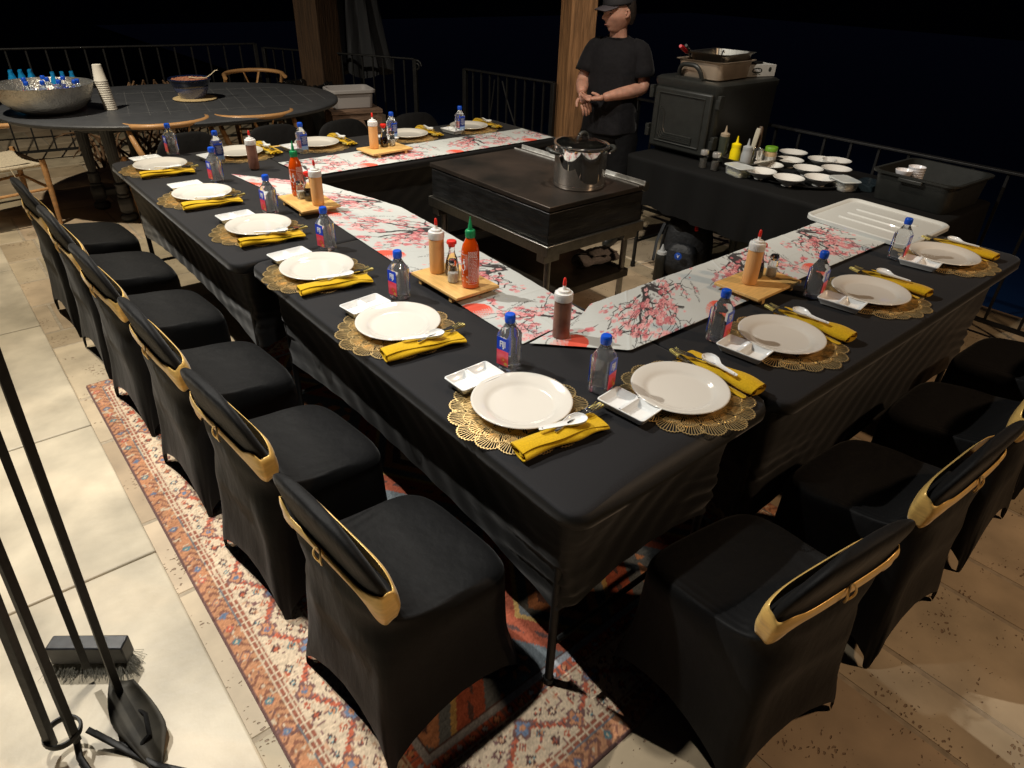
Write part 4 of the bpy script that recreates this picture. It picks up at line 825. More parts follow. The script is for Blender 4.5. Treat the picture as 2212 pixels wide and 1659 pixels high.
def glove_box():
    t = empty('glove_box', (3.40, 1.895, ZC), R(30), 'white cardboard glove box on the far corner of the food carrier', 'box'); c = pm('white_card', (.50, .50, .48), .7, noise=(30, .1)); t.rotation_euler[2] = R(72)
    L, W, H = .235, .125, .068
    b = MB().box((0, 0, H / 2), (W, L, H)).build('carton', c, t, bevel=.0015)
    f = pm('dark_print', (.03, .035, .03), .6)
    m = MB(); m.add([(-W / 2 - .0008, .028 + .040 * math.cos(a), H * .52 + .017 * math.sin(a)) for a in [2 * PI * k / 28 for k in range(28)]], [tuple(range(28))])
    for nm_ in ('printed_oval',): m.build(nm_, f, t, smooth=False); m = MB()
    m.add([(-W / 2 - .0008, -.072 + .012 * math.cos(a), H * .6 + .014 * math.sin(a)) for a in [2 * PI * k / 20 for k in range(20)]], [tuple(range(20))])
    m.build('round_mark', f, t, smooth=False); m = MB()
    m.add([(-.036 + .030 * math.cos(a) * 1.0 + .03, -L / 2 - .0008, H * .58 + .013 * math.sin(a)) for a in [2 * PI * k / 24 for k in range(24)]], [tuple(range(24))])
    m.build('printed_oval', f, t, smooth=False)
    M = Matrix.Translation((-W / 2 - .0014, .028, H * .52)) @ Matrix.Rotation(R(-90), 4, 'Z') @ Matrix.Rotation(R(90), 4, 'X'); textmesh('NITRILE', .019, white_ink, t, M, sx=.85, bold=.0004)
    M = Matrix.Translation((-W / 2 - .0014, .028, H * .20)) @ Matrix.Rotation(R(-90), 4, 'Z') @ Matrix.Rotation(R(90), 4, 'X'); textmesh('EXAM GLOVES', .009, f, t, M)
    m = MB(); rd = random.Random(3)
    m.loft([[(.030 * math.cos(a) + rd.uniform(-.006, .006), .052 * math.sin(a) + rd.uniform(-.006, .006), H + z) for a in [2 * PI * k / 16 for k in range(16)]] for z in (-.002, .006, .013)]); m.build('glove_bundle', black_cloth, t)
glove_box()
# shakers, condiments, pan
def tall_shaker():
    r = empty('spice_shaker'); r['category'] = 'shaker'
    MB().lathe([(.018, .003), (.0195, .006), (.0190, .055)], n=20).build('spice', pm('pepper', (.13, .12, .11), .9, noise=(500, .8)), r); m = MB(); n = 28
    m.loft([[(a * (1 + .04 * (k % 2)) * math.cos(2 * PI * k / n), a * (1 + .04 * (k % 2)) * math.sin(2 * PI * k / n), z) for k in range(n)] for a, z in ((.018, 0), (.0215, .003), (.0220, .01), (.0215, .070), (.0200, .078))]); m.build('glass_body', glass, r)
    m = MB(); m.loft([[(a * (1 + .03 * (k % 2)) * math.cos(2 * PI * k / n), a * (1 + .03 * (k % 2)) * math.sin(2 * PI * k / n), z) for k in range(n)] for a, z in ((.0225, .076), (.0235, .080), (.0235, .098), (.0215, .103), (.006, .104))]); m.build('screw_top', pm('chrome_top', (.75, .73, .70), .22, metal=.7), r); return r
sh = Proto(tall_shaker()); sh.put((2.735, 1.700, ZB2), 0, 'left one of two chrome-topped shakers on the kitchen table'); sh.put((2.742, 1.620, ZB2), 0, 'right one of two chrome-topped shakers, beside the butter tub')
def tub(loc, rz, label, fill, fc):
    t = empty('lidded_tub', loc, rz, label, 'container'); clear = pm('cloudy_plastic', (.80, .82, .82), .25, trans=.75, ior=1.2)
    MB().loft([ring(.125, .085, .02, 0), ring(.135, .095, .022, .004), ring(.145, .105, .022, .05)], cap1=False).build('tub_body', clear, t)
    m = MB(); rd = random.Random(6); m.loft([ring(.11, .07, .02, .004), ring(.12, .08, .02, .012), [(x, y, .026 + rd.uniform(-.006, .006)) for x, y in rr(.115, .08, .02)], [(x, y, .03 + rd.uniform(-.006, .004)) for x, y in rr(.06, .04, .01)]]); m.build(fill, fc, t)
    MB().loft([ring(.158, .116, .025, .050), ring(.162, .120, .025, .054), ring(.150, .110, .022, .058), ring(.125, .088, .02, .056)]).build('lid', pm('frosted_lid', (.62, .65, .64), .35, trans=.35, ior=1.2), t); return t
tub((2.765, 1.470, ZB2), R(72), 'lidded clear tub with pale yellow butter in front of the steel pan', 'butter', pm('butter', (.70, .64, .36), .6, noise=(40, .1)))
tub((3.02, .965, ZB2), R(60), 'lidded clear tub between the bowls and the black bus tub', 'rice', pm('rice', (.62, .55, .42), .8, noise=(120, .3)))
gn_pan('condiment_pan', (2.985, 1.545, ZB2), R(86), .265, .325, .062, 'low steel pan holding squeeze bottles on the kitchen table')
for xy, c, hgt, lb, sc in (((2.915, 1.700), pm('dark_olive_oil', (.035, .04, .03), .25, coat=.5), 1.12, 'tall dark squeeze bottle at the back of the condiment pan', 1.15), ((2.900, 1.600), pm('mustard', (.80, .62, .005), .35), .8, 'yellow mustard squeeze bottle in the condiment pan', .80), ((2.895, 1.520), pm('translucent_white', (.38, .40, .41), .35, trans=.2), .8, 'cloudy white squeeze bottle beside the mustard', .80)):
    r = empty('kitchen_squeeze_bottle', (*xy, ZB2 + .012), 0, lb, 'squeeze bottle'); lidc = c if 'mustard' in lb else pm('tan_lid', (.30, .24, .17), .5) if 'dark' in lb else pm('grey_lid', (.33, .34, .34), .5)
    MB().lathe([(.024, 0), (.030, .003), (.031, .01), (.031, .08), (.027, .095), (.026, .11)] if sc < 1 else [(.024, 0), (.030, .003), (.031, .01), (.031, .14), (.028, .15)], n=28).build('bottle_body', c, r)
    z = .108 if sc < 1 else .148; m = MB(); m.lathe([(.0275, z), (.0275, z + .016), (.018, z + .021), (.010, z + .024), (.0075, z + .030), (.0028, z + .062)], n=24); m.build('nozzle_lid', lidc, r)
m = empty('jar', (3.075, 1.470, ZB2 + .012), 0, 'glass jar of pale sauce with a green lid', 'jar'); MB().lathe([(.03, 0), (.036, .004), (.037, .02), (.037, .075), (.033, .09)], n=28).build('jar_body', pm('pale_sauce', (.42, .30, .17), .15, coat=1, noise=(25, .3)), m); MB().lathe([(.0355, .088), (.0365, .091), (.0365, .110), (.034, .113)], n=28).build('lid', pm('lime_lid', (.13, .30, .02), .4), m); MB().lathe([(.0375, .022), (.0375, .060)], n=28, cap0=False, cap1=False).build('label', pm('label_white', (.45, .45, .42), .6, noise=(60, .4)), m)
m = empty('steel_tin', (3.00, 1.515, ZB2 + .012), 0, 'small steel tin in the condiment pan, holding a pale-handled knife', 'tin'); MB().lathe([(.034, 0), (.036, .003), (.036, .095), (.0385, .098), (.036, .100), (.034, .096), (.034, .01)], n=28, cap1=False).build('tin_body', steel, m)
m = empty('kitchen_knife', (3.005, 1.560, ZB2 + .06), 0, 'knife with a long pale handle standing in the steel tin', 'knife'); m.rotation_euler = (R(6), R(-3), R(30)); MB().loft([ring(.013, .024, .005, z) for z in (.045, .05)] + [ring(.015, .028, .006, .10), ring(.015, .027, .006, .15), ring(.011, .022, .005, .165)]).build('handle', pm('ivory_handle', (.50, .47, .38), .45), m); MB().box((0, 0, 0), (.002, .035, .10)).build('blade', steel, m)
m = empty('fork_spatula', (3.04, 1.540, ZB2 + .06), 0, 'dark wooden-handled utensil standing behind the pale knife', 'utensil'); m.rotation_euler = (R(-5), R(4), 0); MB().tube([(0, 0, -.04), (0, 0, .06)], .004, 8).build('shank', steel, m); MB().loft([ring(.016, .024, .006, .05), ring(.02, .03, .007, .09), ring(.02, .028, .007, .16), ring(.012, .018, .005, .17)]).build('handle', pm('dark_wood_handle', (.06, .035, .018), .5), m)
# round tray and bowls
o = MB().lathe([(.20, 0), (.232, .002), (.242, .012), (.246, .015), (.240, .016), (.228, .006), (.001, .005)], n=64, cap0=True, cap1=False, sx=1.14, sy=1.16).build('round_tray', pm('tray_black', (.009, .009, .009), .7, spec=.25), loc=(3.045, 1.245, ZB2)); tag(o, 'large black oval tray under the white bowls on the kitchen table', 'tray')
bowlp = Proto(MB().lathe([(.030, 0), (.033, .0), (.034, .006), (.040, .010), (.062, .026), (.083, .042), (.0850, .045), (.0825, .0455), (.062, .031), (.038, .015), (.001, .012)], n=48, cap0=True, cap1=False).build('bowl', pm('bowl_white', (.66, .65, .62), .15, coat=.5)))
BW = [((3.395, 1.495), 'back left bowl, alone beside the green-lidded jar'), ((3.375, 1.290), 'bowl second from the right end of the back row'), ((3.48, 1.225), 'farthest bowl, at the back right of the tray'), ((3.185, 1.400), 'bowl just in front of the back left one'), ((3.235, 1.125), 'rightmost bowl by the clear tub'), ((3.095, 1.225), 'bowl in the middle of the tray'), ((2.965, 1.405), 'bowl behind the front left one'), ((2.800, 1.175), 'front middle bowl, nearest the tray edge'), ((2.795, 1.345), 'front left bowl beside the butter tub'), ((2.955, 1.075), 'front right bowl near the clear lid')]
BW = [((min(x, 3.43), y), l) for (x, y), l in BW]
for (x, y), l in BW: bowlp.put((x, y, ZB2 + .006), 0, 'white ' + l, 'white bowls on the kitchen table', 'bowl')
def bus_tub():
    t = empty('bus_tub', (3.20, .600, ZB2), R(-3), 'deep black bus tub with stacked white cups at the right end of the kitchen table', 'bus tub'); m = MB(); L, W, H = .46, .42, .150
    m.loft([ring(L - .05, W - .05, .04, 0), ring(L - .04, W - .04, .05, .01), ring(L - .012, W - .012, .06, H - .012), ring(L + .02, W + .02, .06, H - .010), ring(L + .022, W + .022, .06, H), ring(L - .012, W - .012, .06, H), ring(L - .045, W - .045, .05, .012), ring(L - .08, W - .08, .04, .006)]); m.build('tub_body', blackp, t)
    m = MB(); m.box((-L / 2 - .014, 0, H - .02), (.012, .12, .02)); m.build('grip', blackp, t, bevel=.004)
bus_tub()
cupb = Proto(MB().lathe([(.022, 0), (.025, .001), (.040, .030), (.0425, .042), (.041, .043), (.036, .030), (.022, .006), (.001, .005)], n=36, cap1=False).build('small_bowl', pm('cup_white', (.72, .71, .73), .2, coat=.4)))
for k in range(5): cupb.put((3.14, .665, ZB2 + .075 + k * .013), 0, ('lowest', 'second lowest', 'middle', 'second highest')[k] + ' white cup of the taller stack in the black bus tub' if k < 4 else 'top white cup of the taller stack in the black bus tub', 'white cups in the bus tub', 'cup')
cupb.put((3.050, .690, ZB2 + .118), 0, 'lone white cup leaning in front of the cup stack in the bus tub', 'white cups in the bus tub', 'cup')
o = MB().loft([[(x, y, 0) for x, y in rr(.20, .13, .02)], [(x * .95, y * .95, .03) for x, y in rr(.20, .13, .02)]]).build('wrapped_tray', pm('cling_film_black', (.02, .03, .035), .12, coat=.5, bump=(30, .8, .01)), loc=(3.18, .90, ZB2)); tag(o, 'dark film-wrapped tray left of the bus tub', 'tray')
def lid():
    m = MB(); L, W = .50, .48; hx, hy = L / 2, W / 2
    c = pm('cloudy_lid', (.62, .64, .62), .32, spec=.5, trans=.08, ior=1.25, coat=.2)
    rs = [ring(L - .02, W - .02, .05, 0), ring(L, W, .055, .003), ring(L, W, .055, .020), ring(L - .012, W - .012, .05, .024), ring(L - .035, W - .035, .045, .022), ring(L - .050, W - .050, .04, .014), ring(L - .075, W - .075, .035, .014)]
    m.loft(rs)
    for k in range(3): y = -.09 + k * .09; m.loft([[(px * 1, y + py, .0141 + dz) for px, py in rr(a, b, b * .45, 4)] for a, b, dz in ((.30, .030, 0), (.292, .022, .0045), (.28, .012, .005))])
    o = m.build('storage_lid', c, loc=(2.563, .558, .757)); o.rotation_euler = (R(0), R(-1.2), R(90)); tag(o, 'large cloudy plastic storage lid lying across the far end of the right runner', 'lid')
lid()
# backpack and bottle under the kitchen table
def backpack():
    t = empty('backpack', (2.86, 1.80, 0), R(20), 'black backpack on the floor under the kitchen table, with a blue round badge', 'backpack'); m = MB()
    m.loft([ring(.26, .30, .09, 0), ring(.30, .34, .11, .06), ring(.30, .34, .12, .22), ring(.27, .30, .12, .33), ring(.20, .22, .09, .41), ring(.08, .10, .03, .44)]); m.build('bag_body', pm('bag_nylon', (.010, .011, .013), .6, bump=(40, .5, .01)), t, sub=1)
    MB().loft([ring(.08, .18, .03, .04, c=(-.15, -.02)), ring(.10, .22, .04, .10, c=(-.155, -.02)), ring(.09, .20, .04, .24, c=(-.150, -.02)), ring(.05, .10, .02, .27, c=(-.14, -.02))]).build('front_pocket', pm('bag_nylon', (0, 0, 0)), t, sub=1)
    M = Matrix.Translation((-.236, -.02, .21)) @ Matrix.Rotation(R(-90), 4, 'Y'); b = MB(); b.T = M; b.lathe([(.024, 0), (.024, .004), (.022, .005)], n=24); bd = b.build('round_badge', pm('badge_blue', (.01, .06, .35), .4), t)
    textmesh('V', .03, white_ink, bd, Matrix.Translation((-.2425, -.02, .21)) @ Matrix.Rotation(R(-90), 4, 'Z') @ Matrix.Rotation(R(90), 4, 'X'))
    MB().tube([(-.10, .14, .36), (-.15, .16, .25), (-.17, .16, .12)], .012, 6, flat=.3).build('strap', pm('strap_dark', (.02, .022, .025), .7), t)
    MB().tube([(-.08, -.06, .42), (-.13, -.08, .36)], .012, 6).build('red_tab', redp, t)
backpack()
t = empty('clear_squirt_bottle', (2.66, 1.84, 0), 0, 'black bottle with a pale pointed cap beside the backpack', 'bottle'); MB().lathe([(.034, 0), (.037, .004), (.037, .17), (.034, .18)], n=24).build('bottle_body', blackp, t); MB().lathe([(.030, .178), (.034, .182), (.030, .198), (.016, .203), (.013, .215), (.004, .245)], n=20).build('pointed_cap', pm('grey_lid', (.33, .34, .34), .5), t)
# ---------------------------------------------------------------- railings, posts
def rail(name, p0, p1, h, label, gap=.13, z0=0, scroll=False, curve=False):
    p0, p1 = Vector((*p0, 0)), Vector((*p1, 0)); L = (p1 - p0).length; d = (p1 - p0) / L; t = empty(name, p0, math.atan2(d.y, d.x), label, 'railing')
    MB().box((L / 2, 0, h), (L, .045, .014)).build('top_rail', iron, t, bevel=.003); MB().box((L / 2, 0, z0 + .09), (L, .022, .022)).build('bottom_rail', iron, t)
    n = int(L / gap)
    for k in range(1, n): MB().box((L * k / n, 0, (h + z0 + .09) / 2), (.014, .014, h - z0 - .09)).build('baluster', iron, t, smooth=False)
    for x in (0, L): MB().box((x, 0, (h + z0) / 2), (.038, .038, h - z0)).build('post', iron, t, bevel=.003)
    if scroll: m = MB(); m.tube([(-.02 - .05 * (1 - k / 22) * math.cos(k * .55) , 0, h - .06 + .055 * (1 - k / 22) * math.sin(k * .55)) for k in range(20)], .009, 6); m.build('scroll', iron, t)
    if curve: m = MB(); m.tube(bez((.1, 0, .2), (.32, 0, .45), (.36, 0, .9), 10), .008, 6); m.tube(bez((.45, 0, .9), (.60, 0, .50), (.85, 0, .25), 10), .008, 6); m.build('curved_branch', iron, t)
rail('iron_railing', (3.12, 4.62), (3.28, 3.62), .95, 'iron railing section with curved branches between the back table and the post', gap=.095, curve=True)
rail('iron_railing', (3.56, 2.95), (3.56, -1.2), .90, 'long iron railing behind the kitchen table', gap=.17)
rail('iron_railing', (3.10, 5.42), (2.20, 6.90), .95, 'short iron railing ending in a scroll, left of the dark gap', gap=.11, scroll=True)
rail('iron_railing', (-1.7, 7.6), (2.15, 7.0), .98, 'long iron railing behind the oval table', gap=.155)
def wood_post(loc, w, rz, label, h=3.6, br=0, dark=1):
    t = empty('wooden_post', loc, rz, label, 'post'); c = (.32 * dark, .165 * dark, .072 * dark)  # dark scales the timber colour down, painting shade into the back post
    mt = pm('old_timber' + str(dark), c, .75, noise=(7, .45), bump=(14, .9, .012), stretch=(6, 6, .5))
    MB().box((0, 0, h / 2), (w, w, h)).build('timber', mt, t, bevel=.008, seg=2)
    if br:
        for s in (-1, 1):
            m = MB(); y0 = s * w / 2; m.loft([[(x, y0 + s * q[0], q[1]) for q in ((0, 1.60), (.05, 1.72), (.09, 1.95), (.26, 2.25), (.40, 2.50), (.40, 2.62), (0, 2.62))] for x in (-w * .4, w * .4)]); m.build('curved_bracket', mt, t, bevel=.006)
        MB().box((0, 0, 1.60), (w + .03, w + .03, .05)).build('collar', mt, t, bevel=.005)
wood_post((3.39, 3.50, 0), .215, R(-20), 'lit brown timber post beside the person')
wood_post((2.52, 6.25, 0), .30, R(20), 'timber post darkened for shade, with curved brackets behind the trash bin', br=1, dark=.16)
def umbrella():
    t = empty('patio_umbrella', (3.02, 6.35, 0), 0, 'closed dark patio umbrella standing beside the shadowed post', 'umbrella'); m = MB(); rs = []
    for k in range(16):
        q = k / 15; z = lerp(.75, 2.6, q); r = lerp(.30, .05, q ** .8); rs.append([(r * (1 + .22 * math.sin(a * 8 + z * 2)) * math.cos(a), r * (1 + .22 * math.sin(a * 8 + z * 2)) * math.sin(a), z + (.05 * math.sin(a * 4) if k == 0 else 0)) for a in [2 * PI * i / 64 for i in range(64)]])
    m.loft(rs); m.build('folded_canopy', pm('dark_canvas', (.020, .021, .024), .8), t); MB().tube([(0, 0, 0), (0, 0, 2.7)], .022, 10).build('pole', iron, t)
umbrella()
# ---------------------------------------------------------------- oval table and what stands on it
def oval_table():
    cx, cy, a, b = .865, 5.42, 1.245, .935; t = empty('oval_table', (cx, cy, 0), R(-12), 'black tiled oval table with turned legs at the back left', 'table')
    tm = pm('black_table_paint', (.060, .063, .070), .42, spec=.5, noise=(10, .12), bump=(60, .1, .002))
    n = 96; rg = lambda s, z: [((a - s) * math.copysign(abs(math.cos(q)) ** .92, math.cos(q)), (b - s) * math.copysign(abs(math.sin(q)) ** .92, math.sin(q)), z) for q in [2 * PI * k / n for k in range(n)]]
    MB().loft([rg(.03, .715), rg(.008, .718), rg(0, .728), rg(0, .742), rg(.008, .750), rg(.02, .752)]).build('table_top', tm, t)
    m = MB(); gm = pm('pale_joint', (.17, .17, .17), .6)
    for k in range(-8, 9):
        x = k * .135 + .02; yy = b * .62 * math.sqrt(max(0, 1 - (x / a) ** 2)) if abs(x) < a else 0
        if yy > .1: m.box((x, 0, .7524), (.0022, 2 * yy, .0008))
    for s in (-1, 1): m.box((0, s * .46, .7526), (1.75, .0022, .0008))
    m.box((0, 0, .7522), (2.2, .0018, .0008)); m.build('tile_joints', gm, t, smooth=False)
    MB().loft([ring(1.5, .95, .2, .63), ring(1.5, .95, .2, .716)]).build('apron', tm, t)
    L = [(-.74, -.12), (-.56, -.52), (-.42, .30), (.55, -.30), (.60, .35)]
    prof = [(.045, .0), (.058, .008), (.062, .030), (.052, .050), (.030, .058), (.034, .064), (.034, .070)]
    for x, y in L:
        m = MB(); m.lathe(prof, (x, y, 0), 24); m.loft([ring(.07, .07, .01, .068, c=(x, y)), ring(.098, .098, .02, .085, c=(x, y)), ring(.098, .098, .02, .165, c=(x, y)), ring(.07, .07, .01, .182, c=(x, y))])
        m.lathe([(.034, .18), (.046, .188), (.046, .198), (.033, .206), (.040, .216), (.043, .235), (.036, .262), (.045, .272), (.045, .280), (.030, .290)], (x, y, 0), 24)
        fl = 16; m.loft([[(x + r * (1 - .10 * (k % 2)) * math.cos(2 * PI * k / (2 * fl)), y + r * (1 - .10 * (k % 2)) * math.sin(2 * PI * k / (2 * fl)), z) for k in range(2 * fl)] for r, z in ((.030, .288), (.034, .34), (.040, .50), (.047, .66), (.052, .715))]); m.build('turned_leg', tm, t, ang=60)
    m = MB(); m.box((-.0, -.12, .125), (1.5, .055, .05)); m.box((-.56, -.1, .126), (.052, .85, .046)); m.box((.57, 0, .126), (.052, .7, .046)); m.build('stretcher', tm, t, bevel=.006)
oval_table(); ZO = .7535
def steel_bowl():
    t = empty('steel_bowl', (-.045, 5.36, ZO), 0, 'wide hammered steel bowl full of water bottles on the oval table', 'bowl')
    MB().lathe([(.10, .0), (.16, .006), (.225, .035), (.275, .085), (.305, .145), (.318, .192), (.321, .194), (.316, .194), (.302, .145), (.272, .088), (.22, .042), (.15, .014), (.001, .010)], n=72, cap1=False).build('bowl_body', steel_ham, t)
    MB().lathe([(.268, .090), (.2, .098), (.001, .10)], n=40, cap0=False).build('ice', pm('ice', (.6, .68, .75), .2, trans=.4, ior=1.3, bump=(60, 1, .03)), t)
steel_bowl()
rd = random.Random(5)
for k, (x, y, tx, ty, z) in enumerate([(-.155, 5.24, 0, 0, 0), (-.075, 5.27, -8, 6, 0), (-.115, 5.41, 9, -5, .004), (.005, 5.24, 0, 14, .006), (.015, 5.33, 10, 4, .010), (.095, 5.22, -6, 12, .002), (.075, 5.44, 6, 8, 0), (-.035, 5.47, 0, -6, .004), (.145, 5.31, 4, 10, -.006)]):
    lb = ['leftmost', 'second from left', 'third, at the back left', 'centre front', 'centre', 'right front', 'back right', 'back middle', 'rightmost'][k]
    bottle.put((x, y, ZO + .052 + z), 0, f'blue-capped water bottle in the steel bowl, {lb}', 'water bottles in the steel bowl', 'bottle', rot=(R(tx), R(ty), rd.random() * 6))
# shrink-wrapped bottle packs behind the bowl
def pack(loc, rz, label, n=4, red=False):
    t = empty('bottle_pack', loc, rz, label, 'bottle pack'); m = MB()
    wrap = pm('blue_wrap', (.01, .22, .50), .12, coat=1, bump=(30, .6, .01)); rw = pm('red_wrap', (.40, .01, .03), .15, coat=1, bump=(30, .6, .01))
    for i in range(n):
        for j_ in range(2): m.lathe([(.030, .10), (.031, .15), (.018, .185), (.014, .20), (.0145, .205), (.0145, .218), (.010, .22)], (i * .062, j_ * .062, 0), 16)
    m.build('wrapped_tops', wrap, t)
    MB().loft([ring(n * .062 + .01, .14, .03, .0, c=((n - 1) * .031, .031)), ring(n * .062 + .014, .144, .03, .05, c=((n - 1) * .031, .031)), ring(n * .062 + .01, .14, .03, .13, c=((n - 1) * .031, .031)), ring(n * .062 - .02, .11, .03, .155, c=((n - 1) * .031, .031))]).build('wrapped_body', rw if red else wrap, t)
pack((-.16, 5.90, ZO), R(-10), 'blue wrapped bottle pack behind the steel bowl', 3)
pack((.075, 5.66, ZO), R(-8), 'bottle pack with blue tops and red wrap between bowl and cups', 3, True)
def cups():
    base = MB().lathe([(.040, 0), (.044, .001), (.0445, .006), (.042, .009), (.030, .112), (.027, .113), (.001, .113)], n=32, cap1=False).build('paper_cup', pm('paper_cup_white', (.74, .70, .62), .6)); P = Proto(base)
    for k in range(14):
        P.put((.328 - .0012 * k, 5.275 + .0008 * k, ZO + k * .0148), 0, 'white paper cup on top of the upturned stack, with a small black mark' if k == 13 else f"paper cup {'lowest second third fourth fifth sixth seventh eighth ninth tenth eleventh twelfth thirteenth'.split()[k]} from the bottom of the upturned stack", 'stacked paper cups on the oval table', 'cup')
cups()
def blue_bowl():
    o = MB().lathe([(.14, 0), (.165, .003), (.168, .008), (.16, .012), (.001, .010)], n=56, cap1=False).build('woven_trivet', pm('straw', (.58, .43, .22), .8, noise=(60, .25), bump=(200, .8, .004)), loc=(.985, 5.42, ZO)); tag(o, 'round straw trivet under the blue bowl', 'trivet')
    t = empty('blue_bowl', (.975, 5.44, ZO + .012), 0, 'glazed blue bowl heaped with reddish crumbs on the oval table', 'bowl')
    bl = pm('blue_glaze', (.08, .11, .26), .18, coat=.8, col2=(.16, .19, .36), noise=(6, .4)); dk = pm('dark_blue_glaze', (.008, .014, .045), .12, coat=1)
    MB().lathe([(.09, 0), (.095, .002), (.125, .055), (.138, .085)], n=56, cap1=False).build('bowl_body', bl, t); MB().lathe([(.138, .085), (.142, .088), (.152, .128), (.160, .132), (.163, .140), (.158, .146), (.150, .142), (.140, .120)], n=56, cap0=False, cap1=False).build('rim_band', dk, t)
    m = MB(); r2 = random.Random(9); m.lathe([(.147, .128), (.12, .136), (.06, .144), (.001, .147)], n=40, cap0=False)
    for k in range(420): a, q = r2.random() * 2 * PI, math.sqrt(r2.random()) * .138; s = r2.uniform(.004, .009); m.box((q * math.cos(a), q * math.sin(a), .134 + .012 * (1 - q / .14)), (s, s, s), M=Euler((r2.random() * 3, r2.random() * 3, 0)).to_matrix().to_4x4())
    m.build('crumbs', pm('crumbs', (.40, .17, .10), .85, noise=(60, .5)), t, smooth=False)
    t = empty('serving_spoon', (1.06, 5.38, ZO + .155), R(-8), 'pale spoon sticking out of the blue bowl', 'spoon'); MB().tube([(-.10, 0, .012), (-.04, 0, .002), (.03, 0, .004), (.07, 0, .026), (.105, 0, .052), (.125, 0, .055)], [.012, .008, .006, .006, .006, .008], 8, flat=.5).build('spoon_body', pm('ivory_spoon', (.68, .56, .38), .5), t)
blue_bowl()
# ---------------------------------------------------------------- wishbone chairs
def wishbone():
    t = empty('wishbone_chair'); t['category'] = 'chair'; wm = pm('oak', (.50, .27, .11), .38, noise=(8, .22), bump=(30, .15, .003), stretch=(1, 1, 5), coat=.15)
    pts = []
    for k in range(25):
        a = R(-8 - 164 * k / 24); pts.append((.285 * math.cos(a), -.02 + .255 * math.sin(a), .735 + .012 * math.sin(-a)))
    pts = [(.285, .10, .725)] + pts + [(-.285, .10, .725)]
    MB().tube(pts, [.020] + [.021] * 3 + [.022] * (len(pts) - 8) + [.021] * 3 + [.020], 12, flat=.85).build('arm_rail', wm, t)
    for s in (-1, 1):
        MB().tube([(s * .255, .225, 0), (s * .262, .232, .22), (s * .268, .236, .44), (s * .268, .236, .475)], [.014, .019, .021, .019], 12).build('front_leg', wm, t)
        MB().tube(bez((s * .215, -.235, 0), (s * .20, -.205, .30), (s * .225, -.21, .44), 6) + bez((s * .235, -.205, .50), (s * .285, -.18, .62), (s * .275, -.06, .728), 6), [.014, .016, .018, .019, .02, .021, .021, .021, .021, .020, .019, .018, .016, .015], 12).build('rear_leg', wm, t)
        MB().tube([(s * .262, .23, .27), (s * .205, -.215, .25)], .010, 8).build('side_stretcher', wm, t)
    m = MB(); m.tube([(0, -.205, .44), (0, -.23, .56)], .016, 8, flat=.4); m.tube([(0, -.23, .55), (-.045, -.255, .64), (-.075, -.262, .735)], [.016, .014, .017], 8, flat=.4); m.tube([(0, -.23, .55), (.045, -.255, .64), (.075, -.262, .735)], [.016, .014, .017], 8, flat=.4); m.build('y_splat', wm, t)
    for (x0, y0, x1, y1) in ((-.265, .232, .265, .232), (-.22, -.21, .22, -.21)): MB().tube([(x0, y0, .27), (x1, y1, .27)], .011, 8).build('cross_stretcher', wm, t)
    m = MB(); N = 24
    rows = []
    for j_ in range(N + 1):
        v = j_ / N * 2 - 1; rows.append([(lerp(.225, .262, (v + 1) / 2) * u, .225 * v, .455 - .020 * (1 - u * u) * (1 - v * v) + .0012 * math.sin((max(abs(u), abs(v))) * 150)) for u in [i / N * 2 - 1 for i in range(N + 1)]])
    m.loft(rows, False, False, closed=False); o = m.build('cord_seat', pm('paper_cord', (.55, .47, .34), .85, noise=(80, .2), bump=(220, .7, .004)), t); q = o.modifiers.new('s', 'SOLIDIFY'); q.thickness = .028
    m = MB(); m.tube([(-.262, .232, .44), (.262, .232, .44)], .017, 8, flat=.8); m.build('seat_rail', wm, t); return t
wbc = Proto(wishbone()); GW = 'oak wishbone chairs round the oval table'
for (x, y, a), l in zip([(.555, 4.78, 4), (1.19, 4.75, -5), (1.95, 6.62, 165), (-.50, 5.42, -78)], ['oak wishbone chair behind the leftmost covered chair of the back row', 'oak wishbone chair behind the second covered chair of the back row', 'oak wishbone chair on the far side of the oval table, near the trash bin', 'oak wishbone chair with pale cord seat at the left frame edge']): wbc.put((x, y, 0), R(a), l, GW)
# loose string on the left chair
m = MB(); m.tube([(-.42, 5.17, .45), (-.41, 5.12, .40), (-.395, 5.11, .25), (-.38, 5.10, .08), (-.36, 5.09, .012), (-.30, 5.06, .006), (-.25, 5.08, .006), (-.20, 5.05, .006)], .003, 6)
for k in range(9): a = rd.random() * 6; m.tube([(-.34, 5.08, .008), (-.34 + .05 * math.cos(a), 5.08 + .03 * math.sin(a), .02), (-.34 + .13 * math.cos(a), 5.08 + .08 * math.sin(a), .006)], .0016, 5)
tag(m.build('frayed_cord', pm('jute', (.42, .34, .22), .9)), 'frayed cord hanging from the cord-seat chair to the floor', 'cord')
